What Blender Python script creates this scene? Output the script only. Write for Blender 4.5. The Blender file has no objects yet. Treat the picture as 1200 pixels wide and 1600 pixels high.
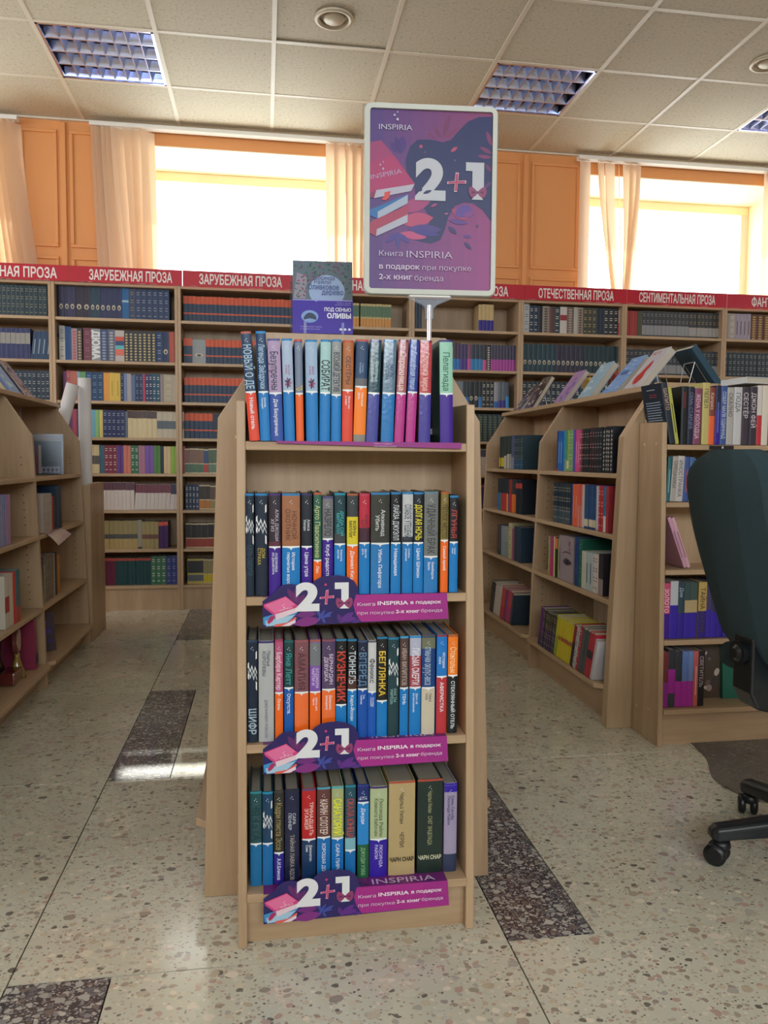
import bpy, math, random
import numpy as np
from mathutils import Matrix, Vector
from mathutils.geometry import delaunay_2d_cdt
random.seed(7)
SC = bpy.context.scene
COL = SC.collection
R = math.radians

# ------------------------------------------------------------------ camera
cd = bpy.data.cameras.new('camera'); cam = bpy.data.objects.new('camera', cd); COL.objects.link(cam)
cd.sensor_fit = 'VERTICAL'; cd.sensor_height = 36; cd.sensor_width = 27
cd.lens = 36 * 1214.7 / 1600; cd.clip_start = .05; cd.clip_end = 100
PIT, YAW, ROL = .0669, .1532, .0071
_F = Vector((math.sin(YAW)*math.cos(PIT), math.cos(YAW)*math.cos(PIT), -math.sin(PIT)))
_R = Vector((math.cos(YAW), -math.sin(YAW), 0)); _U = _R.cross(_F)
_R2 = _R*math.cos(ROL) + _U*math.sin(ROL); _U2 = -_R*math.sin(ROL) + _U*math.cos(ROL)
M4 = Matrix((( _R2.x, _U2.x, -_F.x, 0), (_R2.y, _U2.y, -_F.y, 0), (_R2.z, _U2.z, -_F.z, 1.0), (0, 0, 0, 1)))
cam.matrix_world = M4
SC.camera = cam

# ------------------------------------------------------------------ light
w = bpy.data.worlds.new('sky'); SC.world = w; w.use_nodes = True
bg = w.node_tree.nodes['Background']; bg.inputs[0].default_value = (.96, .985, 1.0, 1); bg.inputs[1].default_value = 6.2

def lamp(name, kind, energy, loc, rot, color=(1, 1, 1), size=None, size_y=None, angle=None):
    ld = bpy.data.lights.new(name, kind); ld.energy = energy; ld.color = color
    if kind == 'AREA':
        ld.shape = 'RECTANGLE'; ld.size = size; ld.size_y = size_y
    if angle: ld.angle = angle
    o = bpy.data.objects.new(name, ld); COL.objects.link(o); o.location = loc; o.rotation_euler = rot
    return o
# sun behind the far windows
_sd = Vector((.085, -1, -.825)).normalized()
sun = lamp('sun', 'SUN', 7.0, (0, 9, 6), (0, 0, 0), (1, .95, .86), angle=R(.6))
sun.rotation_euler = _sd.to_track_quat('-Z', 'Y').to_euler()
# area fill added behind and beside the visitor; no window is modelled there
lamp('fill_rear', 'AREA', 190, (.3, -3.3, 2.55), (R(84), 0, 0), (.85, .93, 1), 5.5, 1.2)
lamp('fill_side', 'AREA', 105, (-4.4, 2.4, 2.6), (R(84), 0, R(-90)), (.84, .92, 1), 4.0, 1.1)
lamp('fill_side', 'AREA', 35, (6.4, 2.4, 2.6), (R(84), 0, R(90)), (.84, .92, 1), 4.0, 1.1)
vs = SC.view_settings
SC.display_settings.display_device = 'sRGB'
vs.view_transform = 'Standard'; vs.look = 'None'; vs.exposure = 0.0; vs.gamma = 1.0; vs.use_curve_mapping = False
SC.cycles.use_denoising = True
SC.cycles.max_bounces = 8; SC.cycles.diffuse_bounces = 5; SC.cycles.glossy_bounces = 3
SC.cycles.transparent_max_bounces = 12; SC.cycles.sample_clamp_indirect = 6
SC.cycles.caustics_reflective = False; SC.cycles.caustics_refractive = False

# ------------------------------------------------------------------ colour helpers
def lin(c):
    c = c / 255
    return c / 12.92 if c <= .04045 else ((c + .055) / 1.055) ** 2.4
def hx(h):
    h = h.lstrip('#')
    return (lin(int(h[0:2], 16)), lin(int(h[2:4], 16)), lin(int(h[4:6], 16)), 1)

# ------------------------------------------------------------------ materials
MATS = {}
def mat(name, rough=.5, color=None, metal=0, attr=False, spec=.5, coat=0, bump=None, alpha=None):
    m = bpy.data.materials.new(name); m.use_nodes = True; nt = m.node_tree; b = nt.nodes['Principled BSDF']
    b.inputs['Roughness'].default_value = rough; b.inputs['Metallic'].default_value = metal
    b.inputs['Specular IOR Level'].default_value = spec
    b.inputs['Coat Weight'].default_value = coat; b.inputs['Coat Roughness'].default_value = .12
    if color is not None: b.inputs['Base Color'].default_value = hx(color) if isinstance(color, str) else color
    if attr:
        a = nt.nodes.new('ShaderNodeAttribute'); a.attribute_name = 'Col'
        nt.links.new(a.outputs['Color'], b.inputs['Base Color'])
    if bump:
        tc = nt.nodes.new('ShaderNodeTexCoord'); n = nt.nodes.new('ShaderNodeTexNoise'); n.inputs['Scale'].default_value = bump[0]
        n.inputs['Detail'].default_value = 3
        bp = nt.nodes.new('ShaderNodeBump'); bp.inputs['Strength'].default_value = bump[1]; bp.inputs['Distance'].default_value = bump[2]
        nt.links.new(tc.outputs['Object'], n.inputs['Vector']); nt.links.new(n.outputs['Fac'], bp.inputs['Height'])
        nt.links.new(bp.outputs['Normal'], b.inputs['Normal'])
    MATS[name] = m
    return m
def ramp(nt, stops):
    r = nt.nodes.new('ShaderNodeValToRGB'); e = r.color_ramp.elements
    while len(e) < len(stops): e.new(.5)
    for k, (p, c) in enumerate(stops): e[k].position = p; e[k].color = c
    return r
def wood(name, scale, c1, c2, c3, rough=.42):
    m = mat(name, rough); nt = m.node_tree; b = nt.nodes['Principled BSDF']; L = nt.links
    tc = nt.nodes.new('ShaderNodeTexCoord'); mp = nt.nodes.new('ShaderNodeMapping'); mp.inputs['Scale'].default_value = scale
    L.new(tc.outputs['Object'], mp.inputs['Vector'])
    n = nt.nodes.new('ShaderNodeTexNoise'); n.inputs['Scale'].default_value = 1; n.inputs['Detail'].default_value = 5; n.inputs['Distortion'].default_value = .5
    L.new(mp.outputs['Vector'], n.inputs['Vector'])
    n2 = nt.nodes.new('ShaderNodeTexNoise'); n2.inputs['Scale'].default_value = 7; n2.inputs['Detail'].default_value = 2
    L.new(mp.outputs['Vector'], n2.inputs['Vector'])
    mx = nt.nodes.new('ShaderNodeMath'); mx.operation = 'MULTIPLY_ADD'; mx.inputs[1].default_value = .25
    L.new(n2.outputs['Fac'], mx.inputs[0]); ms = nt.nodes.new('ShaderNodeMath'); ms.operation = 'MULTIPLY'; ms.inputs[1].default_value = .75
    L.new(n.outputs['Fac'], ms.inputs[0]); L.new(ms.outputs[0], mx.inputs[2])
    r = ramp(nt, [(.32, c1), (.5, c2), (.68, c3)]); L.new(mx.outputs[0], r.inputs[0]); L.new(r.outputs[0], b.inputs['Base Color'])
    return m
W1, W2, W3 = (.35, .232, .135, 1), (.415, .288, .175, 1), (.48, .342, .212, 1)
wood('wood_z', (14, 14, 1.1), W1, W2, W3)
wood('wood_x', (1.1, 14, 14), W1, W2, W3)
wood('wood_y', (14, 1.1, 14), W1, W2, W3)
wood('wood_edge', (20, 20, 20), (.52, .36, .22, 1), (.58, .41, .25, 1), (.62, .45, .28, 1), .35)
mat('print', .42, attr=True, spec=.4)
mat('gloss', .16, attr=True, spec=.6, coat=.8, bump=(130, .2, .0025))
mat('matte', .85, attr=True, spec=.2)
mat('steel', .28, '#b9bdc0', metal=1)
mat('louver_metal', .25, '#c4d0f6', metal=1, bump=(9, .15, .01))  # blue of the reflected sky is put into the metal colour
mat('white_plastic', .4, '#e4e4df')
mat('grey_plastic', .45, '#b9bdb6')
mat('vent_metal', .45, '#b9b09a', metal=.2)
mat('orange_paint', .6, '#dc985c', bump=(220, .1, .002))
mat('cream_paint', .65, '#efe0bb')
mat('white_paint', .5, '#d8d2c2')
mat('red_sign', .4, attr=True, spec=.4)
mat('black_plastic', .38, '#10161b', spec=.5)
mat('dark', .7, '#0b0d10')
mat('chair_fabric', .95, '#33474f', spec=.3, bump=(420, .6, .003))
mat('tube', .3, '#aab8d8')  # unlit tube, tinted with the same painted sky reflection
mat('housing_sky_tint', .35, '#3c486c')  # housing interior: dark blue sky reflection painted into the colour
m = mat('blind_fabric', .8, '#e6d0b8')
nt = m.node_tree; b = nt.nodes['Principled BSDF']; tr = nt.nodes.new('ShaderNodeBsdfTranslucent'); tr.inputs[0].default_value = hx('#f2d8b8')
mx = nt.nodes.new('ShaderNodeMixShader'); mx.inputs[0].default_value = .35; out = nt.nodes['Material Output']
nt.links.new(b.outputs[0], mx.inputs[1]); nt.links.new(tr.outputs[0], mx.inputs[2]); nt.links.new(mx.outputs[0], out.inputs[0])
m = mat('glass', .05); nt = m.node_tree; out = nt.nodes['Material Output']
tp = nt.nodes.new('ShaderNodeBsdfTransparent'); tp.inputs[0].default_value = (.95, .97, .97, 1); gl = nt.nodes.new('ShaderNodeBsdfGlossy'); gl.inputs[1].default_value = .03
mx = nt.nodes.new('ShaderNodeMixShader'); mx.inputs[0].default_value = .06
nt.links.new(tp.outputs[0], mx.inputs[1]); nt.links.new(gl.outputs[0], mx.inputs[2]); nt.links.new(mx.outputs[0], out.inputs[0])
m = mat('clear_plastic', .1); nt = m.node_tree; out = nt.nodes['Material Output']
tp = nt.nodes.new('ShaderNodeBsdfTransparent'); tp.inputs[0].default_value = (.93, .95, .96, 1); gl = nt.nodes.new('ShaderNodeBsdfGlossy'); gl.inputs[1].default_value = .25; gl.inputs[0].default_value = (.16, .17, .19, 1)
mx = nt.nodes.new('ShaderNodeMixShader'); mx.inputs[0].default_value = .12
nt.links.new(tp.outputs[0], mx.inputs[1]); nt.links.new(gl.outputs[0], mx.inputs[2]); nt.links.new(mx.outputs[0], out.inputs[0])

def terrazzo(name, base, base2, chips, s1, keep, rough):
    """ground stone: cement matrix with irregular marble chips of two sizes"""
    m = mat(name, rough, spec=.5, coat=.7 if 'terrazzo' in name else 0); nt = m.node_tree; b = nt.nodes['Principled BSDF']; L = nt.links
    g = nt.nodes.new('ShaderNodeNewGeometry')
    wn = nt.nodes.new('ShaderNodeTexNoise'); wn.inputs['Scale'].default_value = 45; wn.inputs['Detail'].default_value = 1
    L.new(g.outputs['Position'], wn.inputs['Vector'])
    wm = nt.nodes.new('ShaderNodeVectorMath'); wm.operation = 'MULTIPLY_ADD'; wm.inputs[1].default_value = (.012, .012, 0)
    L.new(wn.outputs['Color'], wm.inputs[0]); L.new(g.outputs['Position'], wm.inputs[2])
    bn = nt.nodes.new('ShaderNodeTexNoise'); bn.inputs['Scale'].default_value = 2.2; bn.inputs['Detail'].default_value = 4
    L.new(g.outputs['Position'], bn.inputs['Vector'])
    cur = ramp(nt, [(.35, base), (.65, base2)]); L.new(bn.outputs['Fac'], cur.inputs[0]); last = cur.outputs[0]
    for k, (sc, kp, thr) in enumerate(((s1*2.3, keep[0], .42), (s1, keep[1], .40), (s1*.55, keep[2], .34))):
        mp = nt.nodes.new('ShaderNodeMapping'); mp.inputs['Location'].default_value = (k*3.1, k*1.7, 0); mp.inputs['Scale'].default_value = (1, 1.25, 1)
        L.new(wm.outputs[0], mp.inputs['Vector'])
        v = nt.nodes.new('ShaderNodeTexVoronoi'); v.voronoi_dimensions = '2D'; v.inputs['Scale'].default_value = sc; L.new(mp.outputs[0], v.inputs['Vector'])
        sp = nt.nodes.new('ShaderNodeSeparateColor'); L.new(v.outputs['Color'], sp.inputs[0])
        on = nt.nodes.new('ShaderNodeMath'); on.operation = 'LESS_THAN'; on.inputs[1].default_value = kp; L.new(sp.outputs[0], on.inputs[0])
        # chip radius varies with the cell
        rr = nt.nodes.new('ShaderNodeMath'); rr.operation = 'MULTIPLY_ADD'; rr.inputs[1].default_value = .2; rr.inputs[2].default_value = thr - .14; L.new(sp.outputs[1], rr.inputs[0])
        ins = nt.nodes.new('ShaderNodeMath'); ins.operation = 'LESS_THAN'; L.new(v.outputs['Distance'], ins.inputs[0]); L.new(rr.outputs[0], ins.inputs[1])
        ml = nt.nodes.new('ShaderNodeMath'); ml.operation = 'MULTIPLY'; L.new(on.outputs[0], ml.inputs[0]); L.new(ins.outputs[0], ml.inputs[1])
        n = len(chips); cr = ramp(nt, [(i / n, c) for i, c in enumerate(chips)]); cr.color_ramp.interpolation = 'CONSTANT'; L.new(sp.outputs[2], cr.inputs[0])
        mi = nt.nodes.new('ShaderNodeMix'); mi.data_type = 'RGBA'; L.new(ml.outputs[0], mi.inputs[0]); L.new(last, mi.inputs[6]); L.new(cr.outputs[0], mi.inputs[7]); last = mi.outputs[2]
    L.new(last, b.inputs['Base Color'])
    rn = nt.nodes.new('ShaderNodeTexNoise'); rn.inputs['Scale'].default_value = 6; rn.inputs['Detail'].default_value = 5; L.new(g.outputs['Position'], rn.inputs['Vector'])
    rm = nt.nodes.new('ShaderNodeMapRange'); rm.inputs[3].default_value = rough - .07; rm.inputs[4].default_value = rough + .14; L.new(rn.outputs['Fac'], rm.inputs[0]); L.new(rm.outputs[0], b.inputs['Roughness'])
    return m
terrazzo('terrazzo_light', hx('#bcbbaa'), hx('#c9c8b8'), [hx(c) for c in ('#b3a892', '#9c8c7c', '#d2c9b6', '#b3998c', '#968d80', '#c8bfaa', '#a8a49c', '#bba899', '#6c675f', '#dad0bd', '#c0b49e', '#a89c8c')], 56, (.34, .34, .20), .25)
terrazzo('terrazzo_dark', hx('#2a2b36'), hx('#33343f'), [hx(c) for c in ('#9a9a96', '#7c7e80', '#b9b7b0', '#5c5e66', '#6c605e', '#a6a6a2')], 70, (.75, .62, .45), .32)
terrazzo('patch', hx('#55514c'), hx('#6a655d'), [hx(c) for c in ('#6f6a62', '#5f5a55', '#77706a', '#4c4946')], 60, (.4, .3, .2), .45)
# mineral-fibre ceiling tile with fissures
m = mat('ceiling_fibre', .9, spec=.1); nt = m.node_tree; b = nt.nodes['Principled BSDF']; L = nt.links
tc = nt.nodes.new('ShaderNodeTexCoord')
n1 = nt.nodes.new('ShaderNodeTexNoise'); n1.inputs['Scale'].default_value = 60; n1.inputs['Detail'].default_value = 3; n1.inputs['Roughness'].default_value = .6; L.new(tc.outputs['Object'], n1.inputs['Vector'])
r1 = ramp(nt, [(.32, hx('#a49c86')), (.38, hx('#c8c3b2')), (.8, hx('#d4cfbf'))]); L.new(n1.outputs['Fac'], r1.inputs[0]); L.new(r1.outputs[0], b.inputs['Base Color'])
bp = nt.nodes.new('ShaderNodeBump'); bp.inputs['Strength'].default_value = .5; bp.inputs['Distance'].default_value = .004; L.new(n1.outputs['Fac'], bp.inputs['Height']); L.new(bp.outputs[0], b.inputs['Normal'])

# ------------------------------------------------------------------ mesh builder
class MB:
    def __init__(s): s.v = []; s.f = []; s.c = []; s.m = []; s.mats = []; s.sm = []
    def mi(s, m):
        if m not in s.mats: s.mats.append(m)
        return s.mats.index(m)
    def face(s, pts, col=(1, 1, 1, 1), m='print', smooth=False):
        if isinstance(col, str): col = hx(col)
        n = len(s.v); s.v += [tuple(p) for p in pts]; s.f.append(tuple(range(n, n + len(pts)))); s.c.append(col); s.m.append(s.mi(m)); s.sm.append(smooth)
    def mesh(s, vs, fs, col=(1, 1, 1, 1), m='print', smooth=False):
        if isinstance(col, str): col = hx(col)
        n = len(s.v); s.v += [tuple(p) for p in vs]; k = s.mi(m)
        for f in fs: s.f.append(tuple(i + n for i in f)); s.c.append(col); s.m.append(k); s.sm.append(smooth)
    def box(s, x0, x1, y0, y1, z0, z1, col=(1, 1, 1, 1), m='print'):
        v = [(x0, y0, z0), (x1, y0, z0), (x1, y1, z0), (x0, y1, z0), (x0, y0, z1), (x1, y0, z1), (x1, y1, z1), (x0, y1, z1)]
        s.mesh(v, [(0, 3, 2, 1), (4, 5, 6, 7), (0, 1, 5, 4), (1, 2, 6, 5), (2, 3, 7, 6), (3, 0, 4, 7)], col, m)
    def prism(s, pts, a, b, axis='y', col=(1, 1, 1, 1), m='print', smooth=False):
        """extrude a closed 2D outline from a to b along axis; pts are (x,z) for y, (y,z) for x, (x,y) for z"""
        def P(p, t): return (p[0], t, p[1]) if axis == 'y' else ((t, p[0], p[1]) if axis == 'x' else (p[0], p[1], t))
        n = len(pts); area = sum(pts[i][0]*pts[(i+1) % n][1] - pts[(i+1) % n][0]*pts[i][1] for i in range(n))
        if area < 0: pts = pts[::-1]
        v = [P(p, a) for p in pts] + [P(p, b) for p in pts]
        flip = (axis == 'y')
        f = [tuple(range(n))[::-1], tuple(range(n, 2*n))] + [(i, (i+1) % n, n + (i+1) % n, n + i) for i in range(n)]
        if flip: f = [t[::-1] for t in f]
        s.mesh(v, f, col, m, smooth)
    def tube(s, pts, r, n=8, col=(1, 1, 1, 1), m='steel', cap=True):
        pts = [Vector(p) for p in pts]; rs = r if isinstance(r, (list, tuple)) else [r]*len(pts)
        V = []; up = Vector((0, 0, 1))
        for i, p in enumerate(pts):
            t = (pts[min(i+1, len(pts)-1)] - pts[max(i-1, 0)]).normalized()
            a = up if abs(t.dot(up)) < .95 else Vector((1, 0, 0))
            u = t.cross(a).normalized(); q = u.cross(t)
            for k in range(n):
                an = 2*math.pi*k/n; V.append(p + (u*math.cos(an) + q*math.sin(an))*rs[i])
        F = [(i*n+k, i*n+(k+1) % n, (i+1)*n+(k+1) % n, (i+1)*n+k) for i in range(len(pts)-1) for k in range(n)]
        s.mesh(V, F, col, m, True)
        if cap: s.mesh(V[:n], [tuple(range(n))[::-1]], col, m); s.mesh(V[-n:], [tuple(range(n))], col, m)
    def lathe(s, prof, n=24, col=(1, 1, 1, 1), m='print', cx=0, cy=0, smooth=True):
        V = [(cx + r*math.cos(2*math.pi*k/n), cy + r*math.sin(2*math.pi*k/n), z) for r, z in prof for k in range(n)]
        F = [(i*n+k, i*n+(k+1) % n, (i+1)*n+(k+1) % n, (i+1)*n+k) for i in range(len(prof)-1) for k in range(n)]
        s.mesh(V, F, col, m, smooth)
    def add(s, o, M):
        n = len(s.v); s.v += [tuple(M @ Vector(p)) for p in o.v]
        mp = [s.mi(x) for x in o.mats]
        for f, c, k, q in zip(o.f, o.c, o.m, o.sm): s.f.append(tuple(i+n for i in f)); s.c.append(c); s.m.append(mp[k]); s.sm.append(q)
    def data(s, name):
        me = bpy.data.meshes.new(name); me.from_pydata(s.v, [], s.f)
        for x in s.mats: me.materials.append(MATS[x])
        me.polygons.foreach_set('material_index', s.m); me.polygons.foreach_set('use_smooth', s.sm)
        a = me.color_attributes.new('Col', 'FLOAT_COLOR', 'CORNER'); buf = []
        for f, c in zip(s.f, s.c): buf += list(c)*len(f)
        a.data.foreach_set('color', buf); me.update()
        return me
    def build(s, name, parent=None, loc=(0, 0, 0), rot=(0, 0, 0)):
        o = bpy.data.objects.new(name, s.data(name)); COL.objects.link(o); o.location = loc; o.rotation_euler = rot
        if parent is not None: o.parent = parent
        return o
def bevel(o, w=.003, seg=2):
    md = o.modifiers.new('bevel', 'BEVEL'); md.width = w; md.segments = seg; md.limit_method = 'ANGLE'; md.angle_limit = R(40); return o
def empty(name, loc=(0, 0, 0), rot=(0, 0, 0)):
    o = bpy.data.objects.new(name, None); COL.objects.link(o); o.location = loc; o.rotation_euler = rot; o.empty_display_size = .05
    return o
def tag(o, label=None, cat=None, group=None, kind=None):
    if label: o['label'] = label
    if cat: o['category'] = cat
    if group: o['group'] = group
    if kind: o['kind'] = kind
    return o
def boxpart(name, dims, parent, m='wood_z', bev=0, col=(1, 1, 1, 1)):
    b = MB(); b.box(*dims, col=col, m=m); o = b.build(name, parent)
    if bev: bevel(o, bev, 1)
    return o

# ------------------------------------------------------------------ lettering
_T = {}
def text_geo(s, bold=0.0, res=2):
    """flat letters: vertices scaled so that a capital is 1 high, starting at x=0"""
    k = (s, bold, res)
    if k in _T: return _T[k]
    cu = bpy.data.curves.new('lettering', 'FONT'); cu.body = s; cu.size = 1; cu.resolution_u = res; cu.fill_mode = 'NONE'
    o = bpy.data.objects.new('lettering', cu); me = bpy.data.meshes.new_from_object(o)
    pts = [(v.co.x/.72, v.co.y/.72) for v in me.vertices]; nx_ = {}
    for e in me.edges:
        a, d = e.vertices; nx_.setdefault(a, []).append(d); nx_.setdefault(d, []).append(a)
    bpy.data.objects.remove(o); bpy.data.meshes.remove(me); bpy.data.curves.remove(cu)
    seen = set(); segs = []; loops = []
    for a0 in range(len(pts)):          # outlines, each in the order its curve runs
        if a0 in seen or a0 not in nx_: continue
        loop = [a0]; seen.add(a0); cur = a0 + 1 if a0 + 1 in nx_[a0] else nx_[a0][0]
        while cur not in seen:
            loop.append(cur); seen.add(cur); nn = [q for q in nx_[cur] if q not in seen]
            if not nn: break
            cur = nn[0]
        if len(loop) > 2: loops.append(loop); segs += [(loop[q], loop[(q+1) % len(loop)]) for q in range(len(loop))]
    V, F = pts, []
    if bold and loops:                  # heavier weight: every outline moves outwards
        ar = lambda L: sum(pts[L[q-1]][0]*pts[L[q]][1] - pts[L[q]][0]*pts[L[q-1]][1] for q in range(len(L)))
        def inside(p, L):
            r = False
            for q in range(len(L)):
                (xa, ya), (xb, yb) = pts[L[q-1]], pts[L[q]]
                if (ya > p[1]) != (yb > p[1]) and p[0] < (xb-xa)*(p[1]-ya)/(yb-ya) + xa: r = not r
            return r
        AR = [ar(L) for L in loops]; P2 = list(pts)
        for li, L in enumerate(loops):
            hole = any(AR[lj]*AR[li] < 0 and abs(AR[lj]) > abs(AR[li]) and all(inside(pts[q], M_) for q in L[::3]) for lj, M_ in enumerate(loops) if lj != li)
            sg = (1 if AR[li] > 0 else -1)*(-1 if hole else 1)
            m_ = len(L)
            for q in range(m_):
                p, c, n_ = pts[L[q-1]], pts[L[q]], pts[L[(q+1) % m_]]
                d1 = (c[0]-p[0], c[1]-p[1]); d2 = (n_[0]-c[0], n_[1]-c[1]); l1 = math.hypot(*d1) or 1e-9; l2 = math.hypot(*d2) or 1e-9
                nx, ny = (d1[1]/l1 + d2[1]/l2), -(d1[0]/l1 + d2[0]/l2); ln = math.hypot(nx, ny)
                if ln < .25: continue
                k2 = bold/.72*sg*2/ln/ln; P2[L[q]] = (c[0]+nx*k2, c[1]+ny*k2)
        pts = P2
    if segs:
        vs_, _, fs_ = delaunay_2d_cdt([Vector(p) for p in pts], segs, [], 0, 1e-6, False)[:3]
        V = [(v.x, v.y) for v in vs_]; A = np.array([pts[a] for a, _ in segs]); B = np.array([pts[d] for _, d in segs])
        for f in fs_:                   # keep what the outlines wind around
            cx, cy = sum(V[q][0] for q in f)/3, sum(V[q][1] for q in f)/3
            up = (A[:, 1] <= cy) & (B[:, 1] > cy); dn = (A[:, 1] > cy) & (B[:, 1] <= cy)
            sd = (B[:, 0]-A[:, 0])*(cy-A[:, 1]) - (cx-A[:, 0])*(B[:, 1]-A[:, 1])
            if (up & (sd > 0)).sum() - (dn & (sd < 0)).sum() != 0: F.append(tuple(f))
    x0 = min([v[0] for v in V], default=0); x1 = max([v[0] for v in V], default=1)
    V = [(x - x0, y) for x, y in V]
    _T[k] = (V, F, max(x1 - x0, .01)); return _T[k]
def put_text(mb, s, x, z, h, wmax=None, y=-.0004, col='#ffffff', bold=0.0, down=False, m='print', depth=None, align='l', shear=0, wfix=None):
    """letters on a plane facing -Y; down=True reads from top to bottom"""
    V, F, W = text_geo(s, bold); kx = h
    if wfix: kx = wfix / W
    elif wmax and W*h > wmax: kx = wmax / W
    L = W*kx
    off = {'l': 0, 'c': -L/2, 'r': -L}[align]
    P = []
    for a, b in V:
        a = a*kx + off + shear*b*h; b = b*h
        px, pz = (x + b, z - a) if down else (x + a, z + b)
        P.append((px, (depth(px) if depth else 0) + y, pz))
    mb.mesh(P, F, col, m)
    return L
def smooth_loop(pts, n=5):
    out = []; N = len(pts)
    for i in range(N):
        p0, p1, p2, p3 = (pts[(i+k-1) % N] for k in range(4))
        for j in range(n):
            t = j/n
            out.append(tuple(.5*((2*p1[q]) + (-p0[q]+p2[q])*t + (2*p0[q]-5*p1[q]+4*p2[q]-p3[q])*t*t + (-p0[q]+3*p1[q]-3*p2[q]+p3[q])*t**3) for q in (0, 1)))
    return out
def flat(mb, pts, y, col, m='print'):
    """closed outline on a plane facing -Y (pts: x,z)"""
    n = len(pts); a = sum(pts[i][0]*pts[(i+1) % n][1] - pts[(i+1) % n][0]*pts[i][1] for i in range(n))
    if a < 0: pts = pts[::-1]
    mb.face([(p[0], y, p[1]) for p in pts], col, m)
def ell(cx, cz, rx, rz, n=16, rot=0):
    c, s = math.cos(rot), math.sin(rot)
    return [(cx + rx*math.cos(t)*c - rz*math.sin(t)*s, cz + rx*math.cos(t)*s + rz*math.sin(t)*c) for t in [2*math.pi*k/n for k in range(n)]]
def leaf(x0, z0, x1, z1, wd, n=6):
    dx, dz = x1-x0, z1-z0; L = math.hypot(dx, dz); nx, nz = -dz/L, dx/L; A = []; B = []
    for k in range(n+1):
        t = k/n; q = math.sin(math.pi*t)**.8*wd/2 if 0 < t < 1 else 0
        A.append((x0+dx*t+nx*q, z0+dz*t+nz*q)); B.append((x0+dx*t-nx*q, z0+dz*t-nz*q))
    return A + B[-2:0:-1]

# ================================================================== ROOM
WY = 5.64; CZ = 3.262; XL, XR, YB = -4.6, 6.6, -3.6
FLX, FLY, FP, FR = .50, 1.501, .985, .95
floor = MB(); floor.box(XL, XR, YB, WY, -.12, -.010, m='dark', col='#3c3a36'); fo = floor.build('floor'); tag(fo, kind='structure')
def tile(x0, x1, y0, y1, m, nm, dz=0):
    g = .0016; b = MB(); b.box(x0+g, x1-g, y0+g, y1-g, -.010, dz, m=m)
    return b.build(nm, fo)
rows_y = [FLY + FR*k for k in range(-6, 5)]
for ci in range(-6, 7):
    cx = FLX + FP*ci
    if cx > XR or cx + FP < XL: continue
    for ri, y0 in enumerate(rows_y):
        y1 = min(y0 + FR, WY); x0 = max(cx, XL); x1 = min(cx + FP, XR)
        if y0 >= WY - .01 or x1 <= x0: continue
        k = round((y0 - FLY)/FR)
        dark = (k % 2 == (0 if ci % 2 == 0 else 1))
        if ci >= 1: dark = False
        if dark and x0 + .19 < x1:
            tile(x0, x0 + .19, y0, y1, 'terrazzo_dark', 'dark_terrazzo_tile'); tile(x0 + .19, x1, y0, y1, 'terrazzo_light', 'terrazzo_tile')
        else: tile(x0, x1, y0, y1, 'terrazzo_light', 'terrazzo_tile')
# dark grey sheet by the desk, worn edge
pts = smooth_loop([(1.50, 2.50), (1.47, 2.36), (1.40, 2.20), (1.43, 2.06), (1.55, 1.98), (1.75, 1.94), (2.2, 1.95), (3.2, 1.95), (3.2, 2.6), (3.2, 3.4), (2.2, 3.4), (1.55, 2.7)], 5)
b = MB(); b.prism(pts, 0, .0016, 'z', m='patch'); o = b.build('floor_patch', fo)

cl = MB(); cl.box(XL, XR, YB, WY + .36, CZ + .10, CZ + .16, m='white_paint'); co = cl.build('ceiling'); tag(co, kind='structure')
G = .624; GX, GY = .06, 4.424
fix = {(-2, 0), (2, 0), (5, 0), (-2, -5), (2, -5), (5, -5)}
tm = None; cut = {}
for i in range(-8, 11):
    for j in range(-13, 2):
        if (i, j) in fix: continue
        x0 = GX + G*i; y0 = GY + G*j; hy = G if j < 1 else WY - y0
        if x0 + G > XR + .2 or x0 < XL - .4: continue
        key = round(hy, 3)
        if key not in cut:
            b = MB(); b.box(-G/2+.003, G/2-.003, -hy/2+.003, hy/2-.003, 0, .014, m='ceiling_fibre'); cut[key] = b.data('ceiling_tile')
        o = bpy.data.objects.new('ceiling_tile', cut[key]); COL.objects.link(o); o.parent = co; o.location = (x0+G/2, y0+hy/2, CZ + random.uniform(0, .0015))
        o.rotation_euler = (random.uniform(-.003, .003), random.uniform(-.003, .003), random.choice((0, math.pi)) if j < 1 else 0)
        if (i, j) == (0, -1): o.rotation_euler = (R(.7), 0, 0); o.location.z = CZ + .006
b = MB()
for i in range(-8, 12):
    x = GX + G*i; o = boxpart('grid_runner', (x-.012, x+.012, YB, WY, CZ-.004, CZ+.003), co, 'white_paint')
for j in range(-13, 2):
    y = GY + G*j; o = boxpart('cross_tee', (XL, XR, y-.012, y+.012, CZ-.0025, CZ+.003), co, 'white_paint')
boxpart('wall_angle', (XL, XR, WY-.025, WY, CZ-.012, CZ-.001), co, 'white_paint')

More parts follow.
